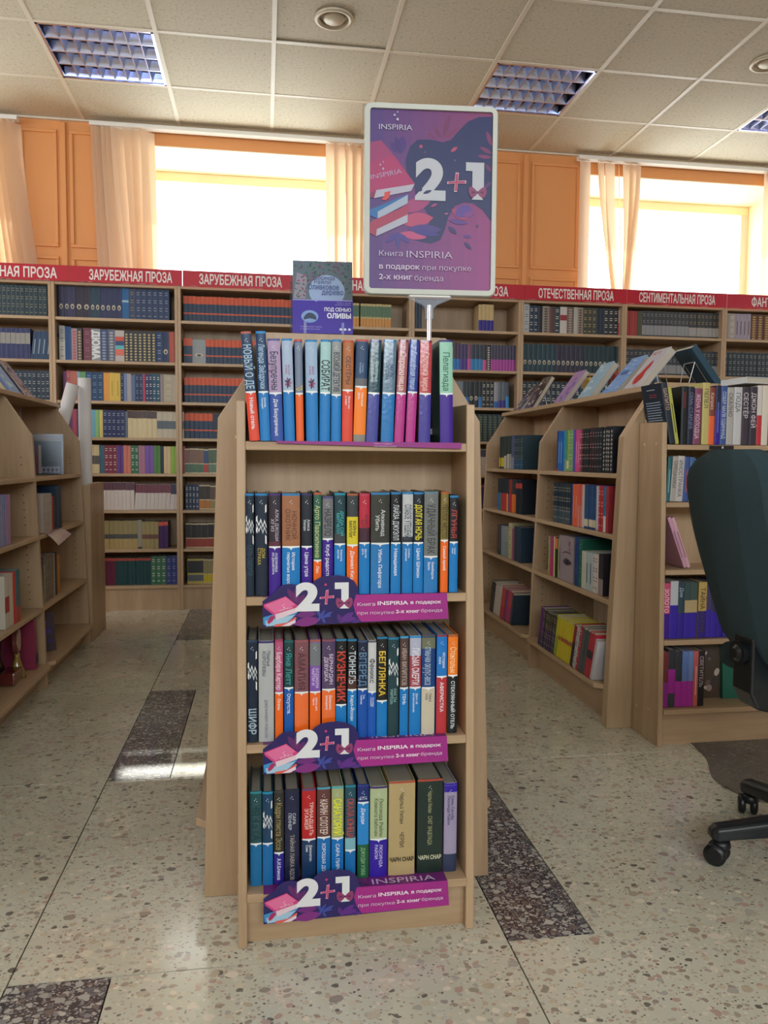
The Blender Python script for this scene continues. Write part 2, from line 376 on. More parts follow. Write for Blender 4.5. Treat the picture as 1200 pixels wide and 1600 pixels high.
# back wall with three deep windows
wins = [(-3.45, -1.62), (-.97, .72), (2.36, 4.02)]
ZT, ZS = 3.135, .92
b = MB(); e = [XL] + [q for ww in wins for q in ww] + [XR]
for k in range(0, len(e), 2): b.box(e[k], e[k+1], WY, WY+.58, 0, CZ+.1, m='orange_paint')
for a, c in wins: b.box(a, c, WY, WY+.58, 0, ZS, m='orange_paint'); b.box(a, c, WY, WY+.58, ZT, CZ+.1, m='orange_paint')
wb = b.build('wall_back'); tag(wb, kind='structure')
for x0, x1 in ((-1.62, -1.345), (-1.305, -.97), (.74, 1.885), (1.93, 2.34), (4.04, 5.0)):
    for z0, z1 in ((2.42, 3.19), (1.2, 2.36)):
        b = MB(); t = .022; xa, xb = x0+.02, x1-.02
        for d in ((xa, xb, z0, z0+t), (xa, xb, z1-t, z1), (xa, xa+t, z0+t, z1-t), (xb-t, xb, z0+t, z1-t)): b.box(d[0], d[1], WY-.012, WY+.001, d[2], d[3], m='orange_paint')
        bevel(b.build('wall_moulding', wb), .004, 2)
for x in (-1.325, 1.905):
    boxpart('wall_batten', (x-.018, x+.018, WY-.02, WY+.001, .9, 3.24), wb, 'orange_paint', .004)
for n, (a, c) in enumerate(wins):
    wo = tag(empty('window_%d' % (n+1), ((a+c)/2, WY, ZS)), kind='structure')
    def wp(nm, d, m):
        b = MB(); b.box(d[0]-(a+c)/2, d[1]-(a+c)/2, d[2]-WY, d[3]-WY, d[4]-ZS, d[5]-ZS, m=m); return b.build(nm, wo)
    r0, r1 = WY+.005, WY+.56
    wp('window_reveal', (a, a+.006, r0, r1, ZS, ZT), 'cream_paint'); wp('window_reveal', (c-.006, c, r0, r1, ZS, ZT), 'cream_paint')
    wp('window_soffit', (a, c, r0, r1, ZT-.006, ZT), 'cream_paint'); wp('window_sill', (a, c, WY-.03, r1, ZS-.01, ZS+.02), 'white_paint')
    f0, f1 = WY+.48, WY+.54
    bevel(wp('window_frame', (a+.006, c-.006, f0, f1, ZT-.075, ZT-.006), 'cream_paint'), .006)
    wp('window_frame', (a+.006, a+.07, f0, f1, ZS+.02, ZT-.075), 'white_paint'); wp('window_frame', (c-.07, c-.006, f0, f1, ZS+.02, ZT-.075), 'white_paint')
    wp('window_frame', (a+.07, c-.07, f0, f1, ZS+.02, ZS+.09), 'white_paint')
    wp('window_pane', (a+.07, c-.07, WY+.507, WY+.513, ZS+.09, ZT-.075), 'glass')
b = MB(); b.box(XL-.15, XL, YB, WY+.58, 0, CZ+.1, m='orange_paint'); tag(b.build('wall_left'), kind='structure')
b = MB(); b.box(XR, XR+.15, YB, WY+.58, 0, CZ+.1, m='orange_paint'); tag(b.build('wall_right'), kind='structure')
b = MB(); b.box(XL, XR, YB-.15, YB, 0, CZ+.1, m='cream_paint'); tag(b.build('wall_front'), kind='structure')

# ================================================================== CEILING FITTINGS
def light_fixture(x0, y0, label):
    t = tag(empty('ceiling_light', (x0+G/2, y0+G/2, CZ)), label, 'light', 'louvred ceiling light panels')
    h = G/2 - .012
    b = MB(); d = .085
    b.mesh([(-h, -h, 0), (h, -h, 0), (h, h, 0), (-h, h, 0), (-h, -h, d), (h, -h, d), (h, h, d), (-h, h, d)], [(4, 5, 6, 7)[::-1], (0, 1, 5, 4)[::-1], (1, 2, 6, 5)[::-1], (2, 3, 7, 6)[::-1], (3, 0, 4, 7)[::-1]], m='housing_sky_tint')
    b.build('housing', t)
    b = MB()
    for q in ((-h, h, -h, -h+.014), (-h, h, h-.014, h), (-h, -h+.014, -h, h), (h-.014, h, -h, h)): b.box(*q, -.003, .006, m='louver_metal')
    b.build('frame', t)
    for k in range(4):
        b = MB(); y = -h + (k+.5)*(2*h/4); b.tube([(-h+.02, y, .062), (h-.02, y, .062)], .010, 8, m='tube'); b.build('lamp_tube', t)
    iw = h - .014; ry = 2*iw/4; cxw = 2*iw/8
    wm = MB(); wm.prism([(-.030, .048), (.030, .048), (.006, .0), (-.006, .0)], -iw, iw, 'x', m='louver_metal'); wr = wm.data('louver_rail')
    for k in range(5):
        y = -iw + k*ry
        o = bpy.data.objects.new('louver_rail', wr); COL.objects.link(o); o.parent = t; o.location = (0, y, .004); o.scale = (1, .55 if k in (0, 4) else .8, 1)
    wm = MB(); q = ry/2 - .006
    wm.prism([(-.021, .045), (0, .052), (.021, .045), (.003, .0), (-.003, .0)], -q, q, 'y', m='louver_metal'); wr = wm.data('louver_blade')
    for k in range(4):
        for j in range(1, 8):
            o = bpy.data.objects.new('louver_blade', wr); COL.objects.link(o); o.parent = t; o.location = (-iw + j*cxw, -iw + (k+.5)*ry, .006)
    return t
for (i, j), lb in (((-2, 0), 'square louvred ceiling light at upper left, above the left window'), ((2, 0), 'square louvred ceiling light just right of the promotional poster'),
                   ((5, 0), 'louvred ceiling light cut off by the right edge of the photo')):
    light_fixture(GX+G*i, GY+G*j, lb)
def vent(x, y, r, label):
    t = tag(empty('air_vent', (x, y, CZ)), label, 'vent', 'round ceiling air vents')
    b = MB(); b.lathe([(r*1.0, .0), (r*1.02, -.006), (r*.97, -.013), (r*.82, -.015), (r*.74, -.006), (r*.70, .02)], 36, m='vent_metal'); b.build('ring', t)
    b = MB(); b.lathe([(r*.70, .02), (.001, .02)], 36, m='dark'); b.build('throat', t)
    b = MB(); b.lathe([(.0005, -.022), (r*.3, -.020), (r*.50, -.014), (r*.58, -.004), (r*.56, .004), (.001, .004)], 36, m='vent_metal'); b.build('disc', t)
vent(.362, 4.145, .10, 'round metal air vent in the ceiling left of the poster top')
vent(2.83, 4.18, .10, 'round metal air vent cut off by the right edge of the ceiling')

# ================================================================== BLINDS
def blind(name_lbl, rail, slats, grp='vertical strip blinds at the windows'):
    x0, x1 = rail; y = WY - .063
    t = tag(empty('vertical_blind', ((x0+x1)/2, y, 3.21)), name_lbl, 'blind', grp); ox = (x0+x1)/2
    b = MB(); b.box(x0-ox, x1-ox, -.03, .03, -.005, .022, m='white_plastic'); bevel(b.build('rail', t), .004)
    for (xt, xb, zb, wt, wb_, tw0, tw1, bow) in slats:
        b = MB(); n = 10; V = []
        for k in range(n+1):
            f = k/n; z = -.012 + (zb-3.21)*f; xc = xt + (xb-xt)*(f**1.4) - ox + bow*math.sin(math.pi*f); ww = wt + (wb_-wt)*f; an = R(tw0 + (tw1-tw0)*f)
            for sgn, cu in ((-1, 0), (0, .012), (1, 0)): V.append((xc + sgn*ww/2*math.cos(an), sgn*ww/2*math.sin(an) + cu*math.cos(an), z))
        F = [(i*3+q, i*3+q+1, i*3+q+4, i*3+q+3) for i in range(n) for q in (0, 1)]
        b.mesh(V, F, m='blind_fabric', smooth=True); b.tube([(xt-ox, 0, -.012), (xt-ox, 0, .0)], .004, 6, m='white_plastic'); b.build('slat', t)
# x top, x bottom, z bottom, width top, width bottom, twist top, twist bottom, bow
def fan(xa, xb, xc, xd, n, zb=1.3, tw=(35, 75), w=.11, bow=0.0):
    L = []
    for k in range(n):
        f = k/(n-1) if n > 1 else 0
        L.append((xa+(xb-xa)*f, xc+(xd-xc)*f, zb, w, w, tw[0] + (tw[1]-tw[0])*random.random(), tw[0] + (tw[1]-tw[0])*random.random(), bow))
    return L
# positions at the bottom are for z=1.3, which the shelving hides
blind('peach strip blind gathered at the left edge of the photo', (-3.4, -1.59), fan(-1.80, -1.62, -1.60, -1.36, 6, tw=(48, 72), w=.11))
blind('peach strip blind with fanned slats hanging left of the middle window, with its long rail', (-1.14, .74),
      fan(-1.09, -.97, -1.02, -.82, 5, tw=(30, 60), w=.115, bow=.01) + fan(-.93, -.77, -.80, -.80, 4, tw=(15, 50), w=.115, bow=.02) +
      fan(.47, .53, .49, .55, 2, tw=(20, 40), w=.09) + fan(.60, .70, .63, .70, 3, tw=(40, 60), w=.10))
blind('peach strip blind with crossed slats hanging at the right window', (2.28, 4.2),
      [(2.34, 2.34, 1.3, .085, .085, 5, 5, 0)] + [(2.46, 2.80, 1.3, .07, .075, 25, 60, 0), (2.53, 2.70, 1.3, .085, .08, 10, 40, 0), (2.60, 2.66, 1.3, .06, .08, 60, 40, .02), (2.67, 2.62, 1.3, .10, .09, 20, 45, .03), (2.73, 2.58, 1.3, .11, .09, 15, 50, .02), (2.76, 2.52, 1.3, .09, .09, 45, 60, .0)] +
      fan(3.80, 3.98, 3.82, 3.99, 4, tw=(25, 45), w=.11))

# ================================================================== BOOKS
PAL = [('black', (18, 20, 24)), ('dark navy', (24, 36, 64)), ('navy blue', (34, 56, 110)), ('bright blue', (30, 120, 200)), ('pale blue', (165, 190, 215)), ('teal', (25, 95, 105)),
       ('dark green', (30, 66, 48)), ('green', (80, 130, 75)), ('lime green', (165, 180, 60)), ('yellow', (225, 205, 60)), ('gold', (170, 135, 60)), ('orange', (225, 110, 50)),
       ('red', (180, 40, 45)), ('dark red', (110, 28, 36)), ('pink', (215, 130, 160)), ('magenta', (175, 50, 120)), ('plum', (110, 60, 90)), ('purple', (80, 50, 140)), ('mauve', (165, 140, 170)),
       ('white', (225, 225, 222)), ('cream', (215, 200, 165)), ('grey', (130, 132, 135)), ('dark grey', (70, 72, 76)), ('brown', (110, 75, 55)), ('mint green', (150, 205, 185)), ('tan', (170, 140, 100))]
def cname(h):
    h = h.lstrip('#'); c = [int(h[i:i+2], 16) for i in (0, 2, 4)]
    return min(PAL, key=lambda p: sum((a-b)**2 for a, b in zip(p[1], c)))[0]
ORD = ['zeroth', 'first', 'second', 'third', 'fourth', 'fifth', 'sixth', 'seventh', 'eighth', 'ninth', 'tenth', 'eleventh', 'twelfth', 'thirteenth', 'fourteenth', 'fifteenth', 'sixteenth', 'seventeenth', 'eighteenth', 'nineteenth', 'twentieth', 'twenty-first', 'twenty-second', 'twenty-third', 'twenty-fourth', 'twenty-fifth', 'twenty-sixth', 'twenty-seventh', 'twenty-eighth']
PAGE = '#8f897e'
def emblem(mb, w, zc, s, dep, col='#dfe3e6'):
    """white angle badge with zigzags inside, as on one author's spines"""
    hw = w*.44; u = .0415
    def q(pts, c, y): mb.face([(x*hw, dep(x*hw)+y, zc + z*u) for x, z in pts], c, 'print')
    q([(-1, .12), (1, .62), (1, 1.0), (-1, .36)], col, -.0006); q([(-1, -.36), (1, -1.0), (1, -.58), (-1, -.12)], col, -.0006)
    zz = [(-.95, .30), (-.45, -.05), (-.1, .22), (.3, -.12), (.6, .16), (1, -.15)]
    for off in (.08, -.22):
        for (xa, za), (xb, zb) in zip(zz, zz[1:]):
            q([(xa, za+off-.13), (xb, zb+off-.13), (xb, zb+off), (xa, za+off)], col if off > 0 else '#c4cad0', -.0008)
    put_text(mb, 'МАЙК', -hw*.45, zc+u*.86, .0032, .012, -.001, '#1c2c3c', .0, True, depth=dep); put_text(mb, 'ОМЕР', -hw*.45, zc-u*.38, .0032, .012, -.001, '#1c2c3c', .0, True, depth=dep)
def mk_book(w, h, d=.135, up='#223355', low=None, split=.48, cap=None, title=None, tcol='#e8e8e8', sub=None, scol='#e8eef5', mat_='print', rnd=.0025, font=.62, bold=.01, tz=None, extra=None, bands=(), side=None):
    """returns (cover MB, pages MB); spine faces -Y, centred on x, base at z=0"""
    cv = MB(); pg = MB(); n = 5 if rnd else 1; hw = w/2; t = min(.0022, w*.12)
    def dep(x): return -rnd*math.sqrt(max(0, 1 - (x/hw)**2)) if rnd else 0
    side = side or up
    # boards
    cv.box(-hw, -hw+t, .0, d, 0, h, side, mat_); cv.box(hw-t, hw, .0, d, 0, h, side, mat_)
    zb = [0]; cols = []
    if low: zb.append(h*split); cols.append(low)
    segs = sorted([(a*h, b_*h, c) for a, b_, c in bands])
    base = cols + [up]
    zb.append(h)
    strips = [(zb[i], zb[i+1], base[i]) for i in range(len(base))]
    if cap: a, b_, c = strips[-1]; strips[-1] = (a, h-.0045, c); strips.append((h-.0045, h, cap))
    for a, b_, c in strips:
        xs = [-hw + w*k/n for k in range(n+1)]
        V = [(x, dep(x), z) for z in (a, b_) for x in xs]; cv.mesh(V, [(k, k+1, n+2+k, n+1+k) for k in range(n)], c, mat_, rnd > 0)
    # inside of the spine
    cv.face([(-hw, .0012, 0), (-hw, .0012, h), (hw, .0012, h), (hw, .0012, 0)], side, mat_)
    for a, b_, c in segs:
        xs = [-hw + w*k/n for k in range(n+1)]
        V = [(x, dep(x)-.0003, z) for z in (a, b_) for x in xs]; cv.mesh(V, [(k, k+1, n+2+k, n+1+k) for k in range(n)], c, mat_, rnd > 0)
    if low and split < .97:      # white ogee border between the two colours
        z = h*split; xs = [-hw*.96, -hw*.5, -hw*.12, 0, hw*.12, hw*.5, hw*.96]; dz = [.0022, .0018, .0005, -.0035, .0005, .0018, .0022]
        for i in range(6): cv.face([(xs[i], dep(xs[i])-.0005, z+dz[i]-.0018), (xs[i+1], dep(xs[i+1])-.0005, z+dz[i+1]-.0018), (xs[i+1], dep(xs[i+1])-.0005, z+.0034), (xs[i], dep(xs[i])-.0005, z+.0034)], '#dfe6ea', mat_)
    lo = h*split if low else h*.06
    for dx, dz in ((0, 0), (-.0025, -.003), (.0018, -.0055)):      # publisher's three stars
        if w > .014 and h > .18: flat(cv, ell(dx, h-.015+dz, .0010, .0012, 4), dep(0)-.0009, '#d7dde2', 'print')
    if title:
        lines = title.split('|'); av = (h-.026) - lo - .008; lh = min(w*font/len(lines)/(1.15 if len(lines) > 1 else 1), .016)
        if tz: z0, av = tz[0]*h, (tz[0]-tz[1])*h
        else: z0 = h - .026
        for i, ln in enumerate(lines):
            x = (len(lines)/2 - i - 1)*(lh*1.35) + (lh*.35/2)
            V, F, Wd = text_geo(ln, bold); L = min(Wd*lh, av); zz = z0 - (av-L)*.5 if not tz else z0
            put_text(cv, ln, x, zz, lh, av, -.0007, tcol, bold, True, depth=dep)
    if sub and low:
        lines = sub.split('|'); av = lo - .02; lh = min(w*.36/len(lines), .0075)
        for i, ln in enumerate(lines):
            x = (len(lines)/2 - i - 1)*(lh*1.5) + (lh*.25)
            put_text(cv, ln, x, lo-.010, lh, av, -.0007, scol, .006, True, depth=dep)
    if extra: extra(cv, w, h, dep)
    pg.box(-hw+t+.0004, hw-t-.0004, .0025, d-.004, .003, h-.003, PAGE, 'matte')
    return cv, pg
def put_book(cv, pg, loc, rz=0, lean=0, label='', group='', tilt=0):
    """lean: radians to the right seen from the spine; tilt: radians backwards"""
    M = Matrix.Translation(loc) @ Matrix.Rotation(rz, 4, 'Z') @ Matrix.Rotation(lean, 4, 'Y') @ Matrix.Rotation(-tilt, 4, 'X')
    t = tag(empty('book'), label, 'book', group); t.matrix_world = M
    cv.build('cover', t); pg.build('page_block', t)
    return t
def M_book(cv): cv.box
BLUE, ORG, PUR, NAV, MAG = '#0e76bf', '#e8661e', '#3a168c', '#163f8f', '#b4378f'

# ---- front stand data: (centre x, width, lean dx, height, split | colours...)
S1 = [(-.0185, .0215, -.017, .218, .44, dict(up='#1d3a5c', low='#d8452f', cap='#a8564a', title='НОВЫЙ О ДЕ', sub='Новый отель', tcol='#a9c6dd', font=.75)),
 (.0030, .021, -.009, .219, .44, dict(up='#123a66', low=BLUE, cap='#1f7fc0', title='Легенда Звёздочки', sub='Шинейд|Гриндинг', tcol='#9fc3dd', font=.6)),
 (.0265, .0265, -.007, .205, .46, dict(up='#a58fb5', low='#274b9e', title='Безупречны', sub='Для Безупречных', tcol='#22263c', cap='#4c4f86', font=.6)),
 (.052, .022, -.006, .206, .48, dict(up='#9fb3cf', low=BLUE, cap='#1e78b4', title='НАТАЛИ|и Алекс', tcol='#a04a78', font=.4, extra='flower')),
 (.073, .016, -.004, .205, .46, dict(up='#27449a', low='#e2622a', cap='#b04a40', title='ТО', tcol='#e8c23a', tz=(.55, .5), bands=((.46, .97, '#6d7d96'),), font=.8)),
 (.098, .025, -.003, .205, .48, dict(up='#93aecb', low=BLUE, cap='#1e78b4', title='МАРА|и соль', tcol='#a0447a', font=.4, extra='flower')),
 (.123, .022, .002, .206, .47, dict(up='#9cc4c6', low=BLUE, cap='#1e78b4', title='СОБИРАТ', tcol='#2c2a34', tz=(.80, .50), font=.8, bold=.02)),
 (.146, .021, .001, .207, .45, dict(up='#8d9397', low=BLUE, cap='#1e78b4', title='ВОСЬМОЙ ДЕТЕКТИВ', tcol='#2a2c30', font=.6)),
 (.169, .023, .002, .206, .50, dict(up='#a8622f', low='#d8452f', cap='#b2462a', title='СЕСТЁРЫ', tcol='#2c2226', sub='Жили они|у моря', font=.4)),
 (.194, .026, .006, .209, .53, dict(up='#173a63', low='#f07f1c', cap='#b04a40', title='Гостья|Соловей', tcol='#8fb2d4', font=.35, bands=((.53, .62, '#5d5f66'), (0, .07, '#83807a')), sub='Обычный|день')),
 (.220, .025, .008, .209, .47, dict(up='#174a5c', low='#3f4aa0', cap='#2a2c78', title='Шептунья|Деревьев', tcol='#b9d2d8', mat_='gloss', font=.6)),
 (.252, .027, .006, .210, .47, dict(up='#5d7c96', low=BLUE, cap='#1e78b4', title='МАЙК|ЭЛДЕН', tcol='#23406a', mat_='gloss', font=.6)),
 (.277, .021, .009, .211, .47, dict(up='#a4636f', low=MAG, cap='#7a3a56', title='Странница', tcol='#e6c9c0', mat_='gloss', font=.6)),
 (.301, .021, .008, .212, .48, dict(up='#1c3f96', low=MAG, cap='#28347c', title='Перелётная птица', tcol='#a9c2ec', mat_='gloss', font=.5)),
 (.331, .026, .002, .211, .47, dict(up='#b5424e', low='#3a3a9a', cap='#7a3240', title='Госпожа мира', tcol='#e8b9b0', mat_='gloss', font=.5)),
 (.379, .029, -.004, .213, .47, dict(up='#8fc4b0', low=PUR, cap='#3a2a7c', title='Пелагиада', tcol='#2f6a52', font=.5, side='#1c4a44'))]
S2 = [(-.029, .018, .209, dict(up='#0e2238', cap='#1e78b4', title='СЕТЬ СМЕРТИ', tz=(.5, .2), tcol='#26475a', extra='emblem', font=.6)),
 (-.006, .025, .209, dict(up='#0f2136', cap='#1e78b4', title='ДОМ|СТРАХА', tz=(.47, .28), tcol='#b9a63a', extra='emblem', font=.6)),
 (.021, .025, .209, dict(up='#2a2230', low=PUR, cap='#3a2a6c', split=.47, title='АЛКА ДЖОШИ|ХУ ИЗ', tcol='#b6a9b8', sub='ХУДОЖНИЦА|ИЗ ДЖАЙПУРА', bands=((.47, .53, '#5a2a3a'),))),
 (.054, .038, .209, dict(up='#9a6646', low=BLUE, cap='#1e78b4', split=.47, title='НОЧНОЙ|ОХОТНИК', tcol='#5c3a2c', sub='История|пернатых воров', font=.6)),
 (.086, .023, .209, dict(up='#16202e', low=PUR, cap='#2f2a5c', split=.47, title='Алиса|Уилан', tcol='#c8cfd6', sub='Цена утра', font=.6)),
 (.108, .017, .211, dict(up='#2d5f4c', low=ORG, cap='#b2563c', split=.33, title='Арто Паасилинна', tcol='#b8c08a', sub='Лес')),
 (.129, .023, .203, dict(up='#6f7076', low=PUR, cap='#4a4a7a', split=.56, title='НАЗРЕЛО', tcol='#2c2e36', sub='Клуб радости', font=.6)),
 (.154, .024, .210, dict(up='#123a44', low=BLUE, cap='#1e88a4', split=.49, title='ДРЕДА СЭЙ|МИТЧЕЛЛ', tcol='#3fb0b4', sub='Комната|пустая', bands=((.49, .60, '#3c3f44'),))),
 (.180, .024, .209, dict(up='#343a40', low=ORG, cap='#9a5638', split=.48, title='ВОЙНЫ|МИЛЛИГ', tcol='#23261c', tz=(.73, .5), bands=((.49, .77, '#d2c228'),), sub='Дэниел Киз', font=.6, bold=.02)),
 (.205, .023, .209, dict(up='#b0243c', low=BLUE, cap='#b23a54', split=.50, title='ЭЛИСОН|БЕЛ', tcol='#5a1a28', sub='Другая|дочь', bands=((.50, .66, '#3b1f30'),))),
 (.238, .041, .211, dict(up='#2a3438', low=BLUE, cap='#1e78b4', split=.49, title='Алкивиад|Убить', tcol='#c6ccd0', sub='Убить Пифагора', mat_='gloss', font=.5)),
 (.271, .022, .212, dict(up='#10151c', low=BLUE, cap='#1e78b4', split=.49, title='ЛАЙЗА ДЖУЭЛЛ', tcol='#c8d0d6', sub='Невидимая', font=.55)),
 (.296, .023, .212, dict(up='#b7bcc0', low=BLUE, cap='#1e78b4', split=.49, title='СЛАБОЕ УТЕШЕНИЕ', tcol='#33414e', sub='Слабое|утешение', bands=((.5, .56, '#28303a'),))),
 (.319, .022, .212, dict(up='#121c28', low=BLUE, cap='#1e78b4', split=.49, title='ДОЛГАЯ НОЧЬ', tcol='#d8cc30', sub='Цикл Шпион', bold=.02)),
 (.346, .031, .213, dict(up='#6d7478', low=BLUE, cap='#5a8098', split=.35, title='УДАЧНЫЙ БРАК', tcol='#2c3032', sub='Кимберли|Белл', mat_='gloss', bold=.01)),
 (.375, .017, .213, dict(up='#7a6a34', low=ORG, cap='#a8542c', split=.51, title='ТЁПЛОЕ МЕСТО', tcol='#3c3018', sub='Самый яркий')),
 (.395, .019, .205, dict(up='#141a24', low=BLUE, cap='#1e78b4', split=.51, title='ЛГУНЬЯ', tcol='#b03a30', sub='Самая|тихая', bold=.01))]
S3 = [(-.025, .022, .213, dict(up='#0c2036', cap='#2a3c54', title='ШИФР', tz=(.33, .08), tcol='#9fb4c4', extra='emblem', font=.7, bold=.02)),
 (.003, .032, .210, dict(up='#a9adb0', cap='#3a2f6c', title='Платье|КОРОЛЕВЫ', tz=(.90, .5), tcol='#3a3c44', font=.5, extra='tail')),
 (.029, .017, .212, dict(up='#b0527c', low=ORG, cap='#9a3a5c', split=.47, title='Барбара Картер', tcol='#e8c8d4', sub='Осень', bold=.01)),
 (.049, .020, .210, dict(up='#123c40', low='#0f56a8', cap='#1a5c60', split=.52, title='Яна Летт', tcol='#3f9a98', sub='Отсутств.', font=.6)),
 (.075, .030, .210, dict(up='#74414f', low=ORG, cap='#8a4a54', split=.47, title='АМАЛИЯ', tcol='#4c2832', mat_='gloss', font=.5)),
 (.103, .023, .210, dict(up='#7a52a8', low=ORG, cap='#a05a48', split=.47, title='ЭЛДЖЕРИ|ЧАРЛИ И', tcol='#d6c4e8', tz=(.72, .50), bands=((.74, .97, '#6f747a'),), sub='Цветы для|Чарли')),
 (.131, .029, .210, dict(up='#43305e', low=ORG, cap='#7c3f56', split=.49, title='БЕРНАРДИН|ДЕВУШКА', tcol='#cfc0dc', sub='Девушка,|женщина', mat_='gloss')),
 (.157, .023, .210, dict(up='#13161a', low=BLUE, cap='#2276a0', split=.33, title='КУЗНЕЧИК', tcol='#c03828', font=.75, bold=.03)),
 (.180, .020, .209, dict(up='#0f1418', low=BLUE, cap='#2276a0', split=.48, title='ТОННЕЛЬ', tcol='#c2ccd2', sub='Карл-Йохан', tz=(.88, .55), font=.7, bold=.02, bands=((.48, .62, '#4a2c2c'),))),
 (.202, .021, .206, dict(up='#14223c', low='#104fa8', cap='#3a4c6c', split=.49, title='ВПЕРЁД', tcol='#5f86a8', sub='Тед|Твайнер', font=.75)),
 (.222, .018, .205, dict(up='#c3c6c9', low='#0f56b4', cap='#5a5c64', split=.46, title='Феникс', tcol='#2c2c34', sub='Исповедь|ГАЗЛАЙТ', font=.6)),
 (.243, .023, .212, dict(up='#15171a', low=BLUE, cap='#2276a0', split=.35, title='БЕГЛЯНКА', tcol='#d8b83a', font=.6, bold=.02)),
 (.267, .024, .210, dict(up='#1a3c44', cap='#2276a0', title='КАК ТЫ|УМРЁШЬ', tz=(.48, .22), tcol='#8fb8b4', extra='emblem', font=.55)),
 (.290, .019, .212, dict(up='#4f3a38', low=BLUE, cap='#3a96c8', split=.47, title='ИВАН ФИЛИППОВ', tcol='#b4a49c', sub='ТЕНЬ', font=.55)),
 (.314, .025, .212, dict(up='#a9aec4', low=BLUE, cap='#2a8cc8', split=.47, title='ПИСЬМА СМЕРТИ', tcol='#d9dbe8', sub='Дело об|исчезновении', bands=((.49, .8, '#a03a44'),), bold=.02)),
 (.342, .030, .214, dict(up='#123a78', low='#c4bba8', cap='#4a4e4c', split=.46, title='отмычки окулус-веса', tcol='#9fb6d0', sub='ТВАХ|УНА', scol='#3f342c', bands=((.86, .97, '#6a6e58'),))),
 (.371, .023, .213, dict(up='#1c74c4', low='#b8323c', cap='#8a3a40', split=.57, title='История|лжи', tcol='#d8e4f0', sub='АФЕРИСТКА')),
 (.395, .022, .212, dict(up='#ec7a1e', low='#10161a', cap='#a85a30', split=.58, title='Стокгольм', tcol='#f4d0a0', sub='СТЕКЛЯННЫЙ ОТЕЛЬ'))]
S4 = [(-.019, .024, .201, dict(up='#1c4a50', low='#14689c', cap='#2a8490', split=.44, title='НЯНЬКА', tcol='#14343a', font=.75, bold=.02)),
 (.005, .022, .199, dict(up='#0f3c5e', low='#1668a8', cap='#1f88b0', split=.44, extra='emblem')),
 (.028, .021, .200, dict(up='#2c2a24', low='#28208a', cap='#3c3a38', split=.33, title='Кадри глиста Эссе', tcol='#9a8c5c', sub='А.И.Блинов', font=.6)),
 (.055, .031, .201, dict(up='#121a3c', cap='#1a1c34', title='САРА|ПЕННЕР', tz=(.75, .55), tcol='#c2c8d4', font=.5, extra='tail2')),
 (.090, .030, .201, dict(up='#b01f24', low='#12345c', cap='#4c4a70', split=.45, title='ТРИНАДЦАТЬ|ЭТАЖЕЙ', tcol='#e8d0c8', sub='Джонатан|Сим', font=.6)),
 (.121, .029, .202, dict(up='#5e3632', low='#146cb4', cap='#4a9ab0', split=.46, title='КАРИН СЛОТЕР', tcol='#cfc2b8', sub='ХОРОШАЯ ДОЧЬ', font=.55, bold=.02)),
 (.150, .026, .202, dict(up='#9fa878', low='#1370bc', cap='#48a4b4', split=.44, title='САНАТОРИЙ', tcol='#d8dc28', sub='САРА ПИРС', font=.75, bold=.03)),
 (.177, .023, .203, dict(up='#1d4c5c', low='#1a70b4', cap='#28849c', split=.30, title='СКАЛА ЮНЕЦА', tcol='#b0403c', tz=(.86, .44), bands=((.30, .44, '#7ab2c0'),), font=.65, bold=.02)),
 (.204, .025, .203, dict(up='#12286a', low='#2684cc', cap='#2a3a84', split=.80, title='НД', tcol='#c8d4e8', sub='Джуди', bands=((0, .36, '#1c5a3c'),), extra='webb')),
 (.237, .038, .197, dict(up='#a9b890', low='#2f189c', cap='#44286c', split=.41, title='Люсинда Райли|Комната бабочек', tcol='#4a5a3a', sub='ЛЮСИНДА|РАЙЛИ', scol='#d8d0f0', font=.5)),
 (.287, .059, .205, dict(up='#b09c70', cap='#a84a3a', title='Чарльз Уилан      ЧЕРВИ', tz=(.88, .30), tcol='#4a3c28', extra='snaff', rnd=.0012, font=.16)),
 (.348, .057, .206, dict(up='#12261f', cap='#a84a3a', title='Чарльз Уилан   СНЕГ ЭНЦЕЛАДА', tz=(.88, .30), tcol='#9aa078', extra='snaff2', rnd=.0012, font=.16)),
 (.393, .029, .195, dict(up='#9a92b0', cap='#2f189c', title='Семь Сестёр|Люсинда Райли', tz=(.86, .15), tcol='#3a2c5c', font=.5, bands=((.90, .975, '#2f189c'), (0, .2, '#2a3454'))))]
def EX(kind):
    def f(cv, w, h, dep):
        if kind == 'emblem': emblem(cv, w, h*.70, .034, dep)
        elif kind == 'flower':
            for a in range(7):
                t = a*.9; flat(cv, leaf(0, h*.57, .0075*math.cos(t), h*.57+.012*math.sin(t), .004), dep(0)-.0009, '#2a3560' if a % 2 else '#98416a')
        elif kind == 'tail': put_text(cv, 'ДЖЕННИФЕР РОБСОН', -.003, h*.42, .0055, h*.38, -.0008, '#4a4c54', 0, True, depth=dep)
        elif kind == 'tail2': put_text(cv, 'ТАЙНАЯ ЛАВКА ЯДОВ', -.004, h*.52, .0085, h*.48, -.0008, '#b0a8a0', .005, True, depth=dep)
        elif kind == 'webb': put_text(cv, 'ДЖУДИ УЭББ', -.004, h*.33, .008, h*.3, -.0008, '#8fc48a', .005, True, depth=dep)
        elif kind == 'snaff': put_text(cv, 'ЧАРН СНАР', 0, h*.15, .009, w*.92, -.0026, '#2c2418', .03, align='c')
        elif kind == 'snaff2': put_text(cv, 'ЧАРН СНАР', 0, h*.15, .009, w*.92, -.0026, '#c8ccb0', .03, align='c')
    return f
